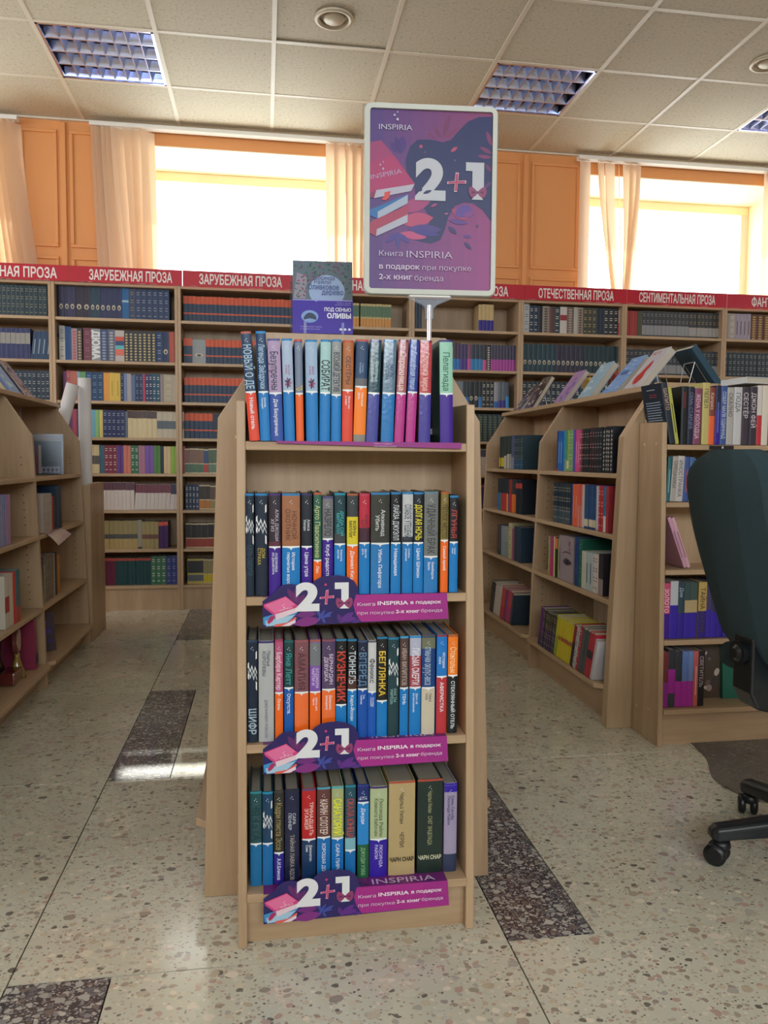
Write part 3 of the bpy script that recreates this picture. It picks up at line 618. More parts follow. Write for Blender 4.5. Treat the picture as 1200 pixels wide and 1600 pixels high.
def front_row(rows, z, Y, shelfname, n_off=0):
    for i, r in enumerate(rows):
        if len(r) == 6: x, wd, dx, h, sp, kw = r
        else: (x, wd, h, kw), dx, sp = r, 0, None
        kw = dict(kw)
        if sp is not None: kw['split'] = sp
        if 'extra' in kw: kw['extra'] = EX(kw['extra'])
        wd *= .955
        cv, pg = mk_book(wd, h, **kw)
        lb = cname(kw['up']) + (' hardback, %s foot' % cname(kw['low']) if kw.get('low') else ' hardback')
        if kw.get('mat_') == 'gloss': lb = 'shrink-wrapped ' + lb
        lb += ', %s from left on front stand %s' % (ORD[i+1], shelfname)
        put_book(cv, pg, (x, Y, z), 0, math.atan2(dx, h), lb, 'hardbacks on the front stand')
front_row(S1, 1.037, 1.600, 'top shelf'); front_row(S2, .7215, 1.592, 'second shelf'); front_row(S3, .4195, 1.585, 'third shelf'); front_row(S4, .1165, 1.580, 'bottom shelf')

# ================================================================== GONDOLA FURNITURE
PROF = [(.335, 0), (.327, .3), (.297, 1.09), (.185, 1.262)]      # half outline of the side panels
def hw_at(z):
    for (a, za), (c, zc) in zip(PROF, PROF[1:]):
        if z <= zc: return a + (c-a)*(z-za)/(zc-za)
    return PROF[-1][0]
def gondola(xc, ys, shelves, label, name='shelf_gondola'):
    t = tag(empty(name, (xc, ys[0], 0)), label, 'bookshelf')
    y0 = ys[0]
    for k, y in enumerate(ys):
        for sd in (-1, 1):
            pts = [(0.012*sd, 0)] + [(sd*a, z) for a, z in PROF] + [(.012*sd, 1.262)]
            o = MB(); o.prism(pts, y-y0-.011, y-y0+.011, 'y', m='wood_z'); bevel(o.build('side_panel', t), .0012, 1)
    for a, c in zip(ys, ys[1:]):
        boxpart('spine_panel', (-.011, .011, a-y0+.011, c-y0-.011, 0.02, 1.262), t, 'wood_z')
        for sd in (-1, 1):
            for i, z in enumerate(shelves):
                e = hw_at(z) + (.028 if i == len(shelves)-1 else .002); yA, yB = a-y0+.011, c-y0-.011
                if i == len(shelves)-1:   # the lowest shelf stands proud, with clipped corners
                    e += 0; pts = [(sd*.012, yA), (sd*(e-.035), yA), (sd*e, yA+.03), (sd*e, yB-.03), (sd*(e-.035), yB), (sd*.012, yB)]
                    o = MB(); o.prism(pts, z-.018, z, 'z', m='wood_y')
                else:
                    o = MB(); x0, x1 = sorted((sd*.012, sd*e)); o.box(x0, x1, yA, yB, z-.018, z, m='wood_y')
                bevel(o.build('shelf', t), .0015, 1)
            o = MB(); e = hw_at(0)-.045; x0, x1 = sorted((sd*(e-.018), sd*e)); o.box(x0, x1, a-y0+.011, c-y0-.011, 0, shelves[-1]-.018, m='wood_y'); o.build('kick_board', t)
            # pin holes in the panels
            o = MB()
            for yy, nn in ((a-y0+.0114, 1), (c-y0-.0114, -1)):
                for q in range(26):
                    zz = .2 + q*.032
                    if any(abs(zz - s) < .025 for s in shelves): continue
                    for xx in (hw_at(zz)-.05, .06):
                        p = ell(sd*xx, zz, .0028, .0028, 6); o.face([(u, yy, v) for u, v in (p if nn < 0 else p[::-1])], '#3a2a1c', 'matte')
            o = o.build('pin_holes', t); o['kind'] = 'stuff'
    o = MB(); o.box(-.205, .205, -.012, ys[-1]-y0+.012, 1.262, 1.282, m='wood_y'); bevel(o.build('top_board', t), .002, 1)
    return t
def end_panel(t, y, y0, xc_off=0):
    pts = [(-a, z) for a, z in PROF][::-1]
    pts = [(-(a), z) for a, z in PROF[::-1]] + [(a, z) for a, z in PROF]
    o = MB(); o.prism(pts, y-y0-.010, y-y0+.010, 'y', m='wood_z'); return bevel(o.build('end_panel', t), .0015, 1)
def end_unit(x0, x1, yf, yb, shelves, label, lean=.05, top=1.118, backtop=1.275, name='end_shelf_unit', stud=True):
    """narrow shelf unit against a gondola end, its front faces -Y and leans back a little"""
    t = tag(empty(name, ((x0+x1)/2, yf, 0)), label, 'bookshelf'); W_ = (x1-x0)/2; D = yb-yf
    fy = lambda z: lean*z
    for sd in (-1, 1):
        o = MB(); xa, xb = (-W_, -W_+.018) if sd < 0 else (W_-.018, W_)
        o.prism([(0, 0), (D, 0), (D, top+.004), (fy(top), top), (fy(top), top-.001), (.0, .0)][:4], xa, xb, 'x', m='wood_z'); bevel(o.build('side_panel', t), .0015, 1)
        if stud:
            for (yy, zz) in ((D*.35, top-.075), (D*.78, top-.075), (D*.35, .115), (D*.8, .10)):
                o = MB(); xs = sd*W_; o.tube([(xs - sd*.002, yy, zz), (xs + sd*.003, yy, zz)], .0055, 10, m='wood_edge'); o.build('screw_cap', t)
    o = MB(); o.prism([(-W_+.018, .02), (W_-.018, .02), (W_-.018, backtop-.02), (W_-.035, backtop), (-W_+.055, backtop), (-W_+.018, backtop-.05)], D-.016, D-.001, 'y', m='wood_z'); o.build('back_panel', t)
    for z in shelves:
        f = fy(z) - .002 if z > .2 else -.004
        o = MB(); o.box(-W_+.018, W_-.018, f, D-.016, z-.018, z, m='wood_x'); bevel(o.build('shelf', t), .0015, 1)
    o = MB(); o.box(-W_+.018, W_-.018, .022, .038, 0, shelves[-1]-.018, m='wood_x'); o.build('kick_board', t)
    return t
SH = (1.036, .720, .418, .115)
stand = end_unit(-.055, .441, 1.552, 1.752, SH, 'beech front stand of four shelves holding hardbacks, poster above it', lean=.05)
g1 = gondola(.197, [1.785, 2.66], (.955, .725, .478, .155), 'beech double-sided shelving seen end-on directly behind the front stand')
end_panel(g1, 1.764, 1.785)
g2 = gondola(1.60, [2.725, 3.570, 4.470], (.955, .725, .478, .155), 'long beech double-sided shelving on the right, full of paperbacks')
end_panel(g2, 2.703, 2.725)
g3 = gondola(-1.268, [1.85, 2.67, 3.505, 4.345], (.915, .665, .355, .11), 'long beech double-sided shelving at the left edge, its shelves sparsely filled')
e2 = end_unit(1.362, 1.850, 2.490, 2.690, (1.060, .860, .624, .376, .132), 'beech end shelf unit on the right behind the office chair', lean=.03, top=1.137, backtop=1.29)

# low box unit at the far end of the left gondola
t = tag(empty('low_cabinet', (-1.10, 4.37, 0)), 'low beech box unit at the far end of the left shelving', 'cabinet')
for d, nm in (((-.175, .175, 0, .018, .03, .855), 'front_panel'), ((.157, .175, .018, .36, .0, .86), 'side_panel'), ((-.175, -.157, .018, .36, .0, .86), 'side_panel'), ((-.157, .157, .342, .36, .0, .86), 'back_panel'), ((-.157, .157, .018, .342, .64, .658), 'bottom_board')):
    o = MB(); o.box(*d, m='wood_z'); bevel(o.build(nm, t), .0015, 1)
# rolled sheets standing in it
def roll(p0, p1, r, label, ring=True):
    o = MB(); d = (Vector(p1)-Vector(p0)).normalized(); q = Vector(p1)
    o.tube([p0, p1, q - d*.0, q - d*.02], [r, r, r*.78, r*.78], 20, m='matte', col='#c9c7c9', cap=False)
    a = d.cross(Vector((0, 1, 0))).normalized(); s = d.cross(a)
    o.tube([Vector(p0)+a*r*.98 - s*r*.35, Vector(p1)+a*r*.98 - s*r*.35], .0025, 5, m='matte', col='#b4b2b6')
    o.mesh([q - d*.019 + (a*math.cos(2*math.pi*k/16)+s*math.sin(2*math.pi*k/16))*r*.78 for k in range(16)], [tuple(range(16))], '#8f8d92', 'matte')
    return tag(o.build('paper_roll'), label, 'paper roll', 'white paper rolls in the low box unit')
roll((-.978, 4.52, .659), (-.972, 4.50, 1.435), .034, 'white paper roll standing upright in the low box unit')
roll((-1.216, 4.43, .685), (-1.016, 4.43, 1.395), .034, 'white paper roll leaning left in the low box unit, beside the upright one')
o = MB(); o.box(-.035, .035, 0, .05, 0, .36, '#b9b1a4', 'matte'); o = o.build('carton', loc=(-1.062, 4.655, .659)); tag(o, 'plain pale carton at the left of the paper rolls', 'box')

# ================================================================== SMALLER BOOKS: rows along X or Y
CACHE = {}
def small_book(w, h, d, up, low=None, split=.45, bands=(), text=None, tcol='#d8d4c8', marks=None, page=None, mat_='print', face=None, tbig=0):
    key = (round(w, 4), round(h, 3), round(d, 3), up, low, split, tuple(bands), text, tcol, marks, mat_, face)
    if key in CACHE: return CACHE[key]
    b = MB(); hw = w/2; t = min(.0016, w*.12)
    b.box(-hw, -hw+t, 0, d, 0, h, up, mat_); b.box(hw-t, hw, 0, d, 0, h, up, mat_)
    st = [(0, h*split, low), (h*split, h, up)] if low else [(0, h, up)]
    e = .0012
    for z0, z1, c in st:
        b.mesh([(-hw, 0, z0), (0-hw*.45, -e, z0), (hw*.45, -e, z0), (hw, 0, z0), (-hw, 0, z1), (-hw*.45, -e, z1), (hw*.45, -e, z1), (hw, 0, z1)], [(0, 1, 5, 4), (1, 2, 6, 5), (2, 3, 7, 6)], c, mat_)
    for a, c_, c in bands: b.face([(-hw*.97, -e-.0004, a*h), (hw*.97, -e-.0004, a*h), (hw*.97, -e-.0004, c_*h), (-hw*.97, -e-.0004, c_*h)], c, mat_)
    if marks == 'oval': flat(b, ell(0, h*.36, w*.32, h*.085, 10), -e-.0008, '#b9b2a0'); flat(b, ell(0, h*.35, w*.16, h*.05, 8), -e-.0012, '#3c3a3a')
    elif marks == 'bits':
        for z in (.12, .3, .38, .55, .62, .8, .87): b.face([(-hw*.5, -e-.0006, z*h), (hw*.5, -e-.0006, z*h), (hw*.5, -e-.0006, z*h+.004), (-hw*.5, -e-.0006, z*h+.004)], tcol)
    elif marks == 'scales':
        for z in range(10): flat(b, ell(0, h*(.08+z*.09), w*.30, h*.032, 6), -e-.0006, tcol)
    elif marks == 'line': b.face([(-hw*.22, -e-.0006, h*.2), (hw*.22, -e-.0006, h*.2), (hw*.22, -e-.0006, h*.72), (-hw*.22, -e-.0006, h*.72)], tcol)
    elif marks == 'blurb':
        for k in range(14): z = h*(.14+k*.042); b.face([(-hw-.0004, d*.86, z), (-hw-.0004, d*.14+.004*(k % 3), z), (-hw-.0004, d*.14+.004*(k % 3), z+.0032), (-hw-.0004, d*.86, z+.0032)], '#8c9cb0')
        b.face([(-hw-.0004, d*.75, h*.9), (-hw-.0004, d*.35, h*.9), (-hw-.0004, d*.35, h*.912), (-hw-.0004, d*.75, h*.912)], '#a8b4c0')
        for k in range(2): z = h*(.78+k*.035); b.face([(-hw-.0004, d*.65, z), (-hw-.0004, d*.3, z), (-hw-.0004, d*.3, z+.003), (-hw-.0004, d*.65, z+.003)], '#8c3c44')
    elif marks == 'eye':
        flat(b, smooth_loop([(-hw*.6, h*.44), (-hw*.1, h*.52), (hw*.5, h*.49), (hw*.8, h*.43), (hw*.2, h*.37), (-hw*.3, h*.38)], 3), -e-.0006, '#4c3c44'); flat(b, ell(hw*.1, h*.44, w*.11, h*.05, 12), -e-.0010, '#14222c')
        flat(b, smooth_loop([(-hw*.8, h*.60), (-hw*.1, h*.68), (hw*.8, h*.62), (-hw*.1, h*.64)], 3), -e-.0006, '#5c4c50'); put_text(b, 'К', hw*.35, h*.8, .02, .02, -e-.001, '#8c3038', .02); put_text(b, 'О', hw*.35, h*.66, .016, .02, -e-.001, '#8c3038', .02)
    if text and tbig: put_text(b, text, -w*.38, h*.95, w*.78, h*.9, -e-.0006, tcol, .05, True)
    elif text: put_text(b, text, -w*.28, h*.9, w*.56, h*.8, -e-.0006, tcol, .01, True)
    b.box(-hw+t+.0002, hw-t-.0002, .001, d-.003, .002, h-.0025, page or '#a79f90', 'matte')
    CACHE[key] = b; return b
DATA = {}
FAR = MB(); FARN = [0]
def put_small(b, M, label, group, far=False):
    if far: FAR.add(b, M); FARN[0] += 1; return
    if id(b) not in DATA: DATA[id(b)] = b.data('book')
    o = bpy.data.objects.new('book', DATA[id(b)]); COL.objects.link(o); o.matrix_world = M
    tag(o, label, 'book', group)
def run(start, base, rz, specs, where, group, gap=.0006, far=False, kind='paperback', reverse=False):
    """specs: list of (count, width, height, kwargs, lean_degrees); advance along local +X"""
    M0 = Matrix.Translation(Vector((start[0], start[1], base))) @ Matrix.Rotation(rz, 4, 'Z')
    tot = sum(s[0] for s in specs if s[0] > 0)
    x = 0; idx = 0
    for s in specs:
        n, wd, h, kw = s[:4]; ln = R(s[4]) if len(s) > 4 else 0
        if n == 0: x += wd; continue
        for k in range(n):
            idx += 1
            hh = round(h*(1 + .0*k) + random.choice((0, .001, -.001)), 3); dd = kw.get('d', .125)
            kk = {a: c for a, c in kw.items() if a != 'd'}
            b = small_book(wd, hh, dd, **kk)
            lift = abs(math.sin(ln))*wd/2
            adv = wd/math.cos(ln) + gap
            M = M0 @ Matrix.Translation((x + adv/2, random.uniform(0, .003), lift)) @ Matrix.Rotation(ln, 4, 'Y')
            nm = cname(kk['up']); lo = kk.get('low')
            lb = '%s%s %s, %s from %s, %s' % (nm, (' and ' + cname(lo)) if lo and cname(lo) != nm else '', kind, ORD[idx] if idx < len(ORD) else str(idx), 'left', where)
            put_small(b, M, lb, group, far); x += adv
    return x
D = dict
# right end unit (X steps)
run((1.383, 2.535), 1.062, 0, [(0, .013, 0, {}), (1, .022, .215, D(up='#182634', text='ШАПИТО', tcol='#b89a8a', d=.145, marks='blurb'), -10.5), (1, .013, .20, D(up='#a9aa4c', marks='line', tcol='#4c5024'), -10.5), (0, .004, 0, {}),
   (1, .024, .20, D(up='#0f1820', text='роман', tcol='#7a2a30', d=.14)), (1, .021, .20, D(up='#18203c', text='СЕМЬ СТАРЦЕВ', tcol='#6a7898')), (1, .027, .195, D(up='#7c4060', text='ЖЕНА У КОЛОДЦА', tcol='#d0b4c4'), 1), (0, .004, 0, {}),
   (1, .026, .215, D(up='#b9ae6c', text='ПЕПЕЛ', tcol='#4c4a2c')), (1, .022, .20, D(up='#7c3c34', low='#df5f30', split=.5, tcol='#d8b0a0', text='Каприз')), (1, .021, .205, D(up='#161c40', low='#2c1c8c', split=.58, marks='line', tcol='#5c6cb0')),
   (1, .023, .205, D(up='#33508c', text='СОБЕР МАЛВ ОДИННАД', tcol='#b8c4dc')), (1, .025, .20, D(up='#a7a6a4', text='СКАЛНО', tcol='#5c544c')), (1, .030, .203, D(up='#bcbcc0', text='ПОДА', tcol='#6a6c74')), (1, .030, .203, D(up='#3a3440', text='СЕСТЁР', tcol='#c4bcc4')),
   (1, .028, .203, D(up='#34303e', text='ДЖОН ФЕЙ', tcol='#c8c0c8')), (1, .02, .21, D(up='#c9c4be', low='#b8323c', split=.5)), (1, .024, .21, D(up='#d0c8bc'))], 'right end unit top shelf', 'books on the right end unit')
run((1.383, 2.525), .862, 0, [(1, .014, .155, D(up='#1f5c66', marks='line', tcol='#7ab0b4'), 2), (1, .021, .158, D(up='#a39e98', text='ОРЕШНИКИ', tcol='#5c5854'), 3), (1, .026, .160, D(up='#b8b4b4', text='ИНОСТРАНКА', tcol='#5c585c'), 2), (1, .021, .155, D(up='#354f8c', marks='line', tcol='#a04a54'), 2), (1, .018, .155, D(up='#3c6494', low='#b4c4d0', split=.2), 1),
   (1, .024, .15, D(up='#8c8c90')), (1, .022, .155, D(up='#5c3430')), (1, .026, .15, D(up='#b0a89c')), (1, .02, .155, D(up='#30425c')), (1, .028, .15, D(up='#7c2c30')), (1, .022, .155, D(up='#c0bcb8')), (1, .026, .15, D(up='#a0343c')), (1, .024, .155, D(up='#4a4450')), (1, .028, .15, D(up='#94303a')), (1, .024, .155, D(up='#b8a894')), (1, .022, .15, D(up='#3a4c5c')), (1, .024, .155, D(up='#6c6c74'))],
   'right end unit second shelf', 'books on the right end unit')
run((1.386, 2.53), .627, 0, [(0, .076, 0, {}), (1, .012, .19, D(up='#c495ac', marks='line', tcol='#7c4c64'), -21), (1, .012, .19, D(up='#cda0b4', marks='line', tcol='#7c4c64'), -21)], 'right end unit third shelf', 'books on the right end unit')
run((1.383, 2.52), .3785, 0, [(1, .026, .198, D(up='#c04a74', low=PUR, split=.45, text='ЗОЛОТО', tcol='#f0d0dc')), (1, .029, .205, D(up='#b8bcc4', low='#3420a0', split=.58)), (1, .023, .2, D(up='#2c4454', low='#2c1c90', split=.45, text='Дни', tcol='#a0b4c0')),
   (1, .025, .2, D(up='#344c50', low='#3420a0', split=.45, bands=((.46, .68, '#b09c74'),))), (1, .024, .2, D(up='#38504c', low='#3420a0', split=.45, bands=((.46, .68, '#b09c74'),))), (0, .004, 0, {}), (1, .031, .2, D(up='#b89c5c', low='#281c80', split=.48, text='ТАЙНА КУХНИ', tcol='#4c3c20')),
   (1, .018, .2, D(up='#443c64', low='#3420a0', split=.5)), (1, .022, .2, D(up='#30305c', low='#3420a0', split=.45)), (1, .022, .2, D(up='#4c4470', low='#2c1c90', split=.45)), (1, .024, .2, D(up='#24304c', low='#2c1c90', split=.45)), (1, .022, .2, D(up='#7c5c8c', low='#3420a0', split=.45))], 'right end unit fourth shelf', 'books on the right end unit')
run((1.383, 2.51), .1345, 0, [(1, .022, .2, D(up='#6c2c34', low='#8c2c8c', split=.45)), (1, .027, .205, D(up='#2c343c', low='#a0289c', split=.66, bands=((0, .24, '#3c3c44'),))), (1, .024, .2, D(up='#2f3440', low='#a82ca0', split=.46)), (1, .024, .198, D(up='#5c78b4', low='#a82ca0', split=.46)), (1, .018, .198, D(up='#6c84bc', low='#a82ca0', split=.46)),
   (1, .018, .2, D(up='#b85c5c', marks='line', tcol='#e0b0a8')), (1, .024, .2, D(up='#241c24', low='#0f1014', split=.4, text='СВЕТИТЕЛЬ', tcol='#b0a8ac')), (0, .004, 0, {})], 'right end unit bottom shelf', 'books on the right end unit')

# right gondola: spines face -X, so local +X runs towards the viewer (-Y)
RZ = -math.pi/2
def gx(z, xc=1.60): return xc - hw_at(z) + .012
GR = 'paperbacks on the right shelving'
nb, fb = "right shelving near bay, %s", "right shelving far bay, %s"
dk = '#1c2228'
run((gx(.955), 3.375), .9565, RZ, [(1, .022, .178, D(up='#1c3a7c', bands=((0, .06, '#a03a3c'),))), (2, .027, .178, D(up='#1f5fa8', marks='line', tcol='#8fb8e0')), (1, .022, .178, D(up='#2c88b8')), (1, .022, .178, D(up='#3c8c74', low='#8a9c5c', split=.3)), (1, .022, .178, D(up='#88a04c', bands=((.06, .25, '#d8c8a0'),))), (2, .022, .178, D(up='#6c9c6c', marks='bits', tcol='#c8d8a0')),
   (1, .022, .178, D(up='#5c4c9c')), (2, .024, .178, D(up='#c04a88', marks='line', tcol='#e0a0c0')), (1, .022, .178, D(up='#8c3c44', marks='bits', tcol='#e0c8c0')), (3, .024, .178, D(up=dk, marks='bits', tcol='#9c7c74')), (2, .026, .178, D(up='#2a2024', marks='bits', tcol='#b8686c')), (3, .024, .178, D(up='#1a1e26', marks='bits', tcol='#7c8488')), (4, .023, .178, D(up='#141820', low='#141820', split=.06, marks='scales', tcol='#9c9c98'))], nb % 'first shelf', GR)
run((gx(.725), 3.38), .7265, RZ, [(10, .020, .178, D(up='#1c2c38', low='#3c4c54', split=.35, marks='bits', tcol='#a09c88')), (1, .022, .178, D(up='#2c4074')), (2, .024, .178, D(up='#d0603c', marks='line', tcol='#e8a088')), (2, .024, .178, D(up='#c85848', low='#c87870', split=.5)), (1, .022, .178, D(up='#b8b0a8')), (5, .022, .178, D(up='#24446c', bands=((.05, .22, '#c8bca0'),), marks='line', tcol='#3c6494')), (1, .022, .178, D(up='#b4acb4')), (2, .022, .178, D(up='#a82c34', marks='bits', tcol='#d8a8a0')), (1, .022, .178, D(up='#2c6c94', low='#c8c4c4', split=.35)), (1, .022, .178, D(up='#9c3038'))], nb % 'second shelf', GR)
run((gx(.478), 3.40), .4795, RZ, [(1, .016, .178, D(up='#8c9c5c', marks='bits', tcol='#c8c8a0')), (2, .024, .18, D(up='#a04470', low='#b03464', split=.45)), (1, .012, .18, D(up='#c0bc7c')), (1, .034, .18, D(up='#2a2c2c', low='#1c2824', split=.7, bands=((.72, .98, '#d07048'),))), (1, .016, .18, D(up='#9ca46c')), (1, .024, .195, D(up='#8a7c80', marks='line', tcol='#6c2c34', d=.15)), (1, .135, .195, D(up='#8f8288', d=.03, marks='eye')), (0, .012, 0, {}), (1, .042, .205, D(up='#1c3c70', d=.14)), (1, .034, .20, D(up='#1c5c4c', marks='bits', tcol='#3c8c74', d=.14)), (1, .04, .155, D(up='#b8b8a8', d=.15)), (2, .034, .155, D(up='#a4b0b0', marks='line', tcol='#3c5c6c')), (2, .024, .155, D(up='#c4bcb4', marks='bits', tcol='#7c2c3c')), (2, .022, .16, D(up='#28242c', low='#8c7c7c', split=.4))], nb % 'third shelf', GR)
run((gx(.155)-.035, 3.40), .1565, RZ, [(2, .022, .185, D(up='#5c2c6c', low='#3c3454', split=.3), 14), (7, .021, .18, D(up='#3c3c30', low='#3c3050', split=.55, marks='bits', tcol='#b09c88'), 14), (1, .034, .185, D(up='#b8b428', low='#8c9c24', split=.5), 14), (6, .023, .18, D(up='#c4b428', bands=((.45, .55, '#a0503c'),)), 14), (1, .026, .185, D(up='#8c2430', low='#1c1c28', split=.6), 15), (1, .028, .18, D(up='#b0aeb0', marks='bits', tcol='#3c3c40'), 15), (1, .024, .195, D(up='#a83038', marks='bits', tcol='#d8b8b0'), 16), (2, .030, .19, D(up='#4c5054', d=.14), 16), (2, .024, .19, D(up='#b02c3c', bands=((.42, .6, '#282830'),)), 17), (1, .02, .17, D(up='#b8b4b8'), 17)], nb % 'bottom shelf', GR)
run((gx(.955), 4.235), .9565, RZ, [(4, .021, .178, D(up='#283438', low='#343c3c', split=.6, bands=((.06, .34, '#c8b828'),))), (2, .020, .178, D(up='#2c3c3c', bands=((0, .4, '#b8b4ac'),))), (4, .018, .178, D(up='#34403f', bands=((0, .45, '#b4b0a8'),))), (2, .024, .178, D(up='#4c5478', low='#7c8094', split=.35), 2), (7, .020, .175, D(up='#28404c', low='#1c4c6c', split=.3, marks='bits', tcol='#8c8c80'))], fb % 'first shelf', GR)
run((gx(.725), 4.23), .7265, RZ, [(2, .022, .175, D(up='#24303c', low='#2c6ca8', split=.55)), (1, .022, .175, D(up='#2c3434', low='#5c6c3c', split=.55)), (4, .022, .175, D(up='#242c34', low='#b03438', split=.55)), (1, .022, .175, D(up='#2c3434', low='#d8a040', split=.55)), (1, .022, .175, D(up='#28303c', low='#3c3c78', split=.55)), (2, .022, .175, D(up='#8c3430', low='#b03438', split=.55)), (3, .022, .175, D(up='#30343c', low='#d87028', split=.55)), (2, .05, .175, D(up='#18202c', low='#1c2430', split=.75, bands=((.75, .9, '#b04438'),)))], fb % 'second shelf', GR)
run((gx(.478), 4.20), .4795, RZ, [(2, .034, .165, D(up='#4c444c', low='#2c3c40', split=.2)), (2, .034, .165, D(up='#7c8c90')), (2, .034, .165, D(up='#8c8c8a', low='#788484', split=.5)), (1, .056, .19, D(up='#b0a880', marks='bits', tcol='#5c7454', d=.14)), (1, .03, .165, D(up='#8c4c64')), (2, .055, .18, D(up='#24384c', d=.14))], fb % 'third shelf', GR)
run((gx(.155)-.03, 4.20), .1565, RZ, [(2, .036, .18, D(up='#24282c', marks='bits', tcol='#54585c', d=.14), 17), (3, .028, .175, D(up='#b8b0ac'), 17), (1, .026, .185, D(up='#c4bcb8'), 17), (2, .034, .18, D(up='#b04440', low='#a82c34', split=.4), 17), (1, .026, .18, D(up='#5c3c8c'), 17), (2, .034, .18, D(up='#b03c4c', low='#a43060', split=.5), 17), (1, .03, .17, D(up='#2c3c4c'), 17)], fb % 'bottom shelf', GR)

# left gondola: spines face +X, local +X runs away from the viewer (+Y)
LZ = math.pi/2; XG = -1.268
def lx(z): return XG + hw_at(z) - .012
GL = 'books on the left shelving'
nl, fl = "left shelving nearer bay, %s", "left shelving far bay, %s"
run((lx(.665), 3.03), .6665, LZ, [(1, .045, .19, D(up='#8c8ca8', d=.14)), (2, .024, .19, D(up='#7c84b0', marks='line', tcol='#c0a0b8')), (2, .024, .19, D(up='#a07c9c'))], nl % 'second shelf', GL)
run((lx(.355), 3.05), .3565, LZ, [(1, .05, .2, D(up='#c8c0b4', d=.15, bands=((.3, .6, '#a83830'),))), (1, .05, .2, D(up='#c8c0b4', d=.15)), (1, .03, .2, D(up='#c03830', d=.15)), (1, .045, .205, D(up='#3c6c74', low='#b83c30', split=.3, d=.16))], nl % 'third shelf', GL)
run((lx(.11)-.11, 3.08), .1115, LZ, [(1, .03, .12, D(up='#a83c58', d=.10), 0), (4, .035, .17, D(up='#182028', d=.14, marks='bits', tcol='#3c4450'))], nl % 'bottom shelf', GL)
run((lx(.11), 3.40), .1115, LZ, [(1, .035, .215, D(up='#8c3450', d=.18, bands=((.1, .3, '#3c1c50'),)), -5)], 'left shelving bottom shelf by the partition', GL)
run((lx(.915)-.06, 3.62), .9165, LZ, [(1, .03, .17, D(up='#2c6c64')), (1, .04, .165, D(up='#5c4c74'))], fl % 'first shelf', GL)
run((lx(.665)+.005, 3.60), .6665, LZ, [(5, .03, .17, D(up='#a89c94', marks='bits', tcol='#c4bcb4', d=.14)), (1, .02, .155, D(up='#9c2c2c')), (1, .04, .16, D(up='#2c3038')), (2, .055, .2, D(up='#17304a', d=.14))], fl % 'second shelf', GL)
run((lx(.355)-.01, 3.55), .3565, LZ, [(1, .05, .2, D(up='#28303a', d=.15)), (1, .03, .17, D(up='#8c8c80')), (3, .045, .205, D(up='#7c6c60', marks='bits', tcol='#a89c90', d=.14)), (1, .03, .2, D(up='#a8a0a0')), (1, .03, .2, D(up='#202830')), (0, .03, 0, {}), (1, .022, .18, D(up='#b87434'))], fl % 'third shelf', GL)

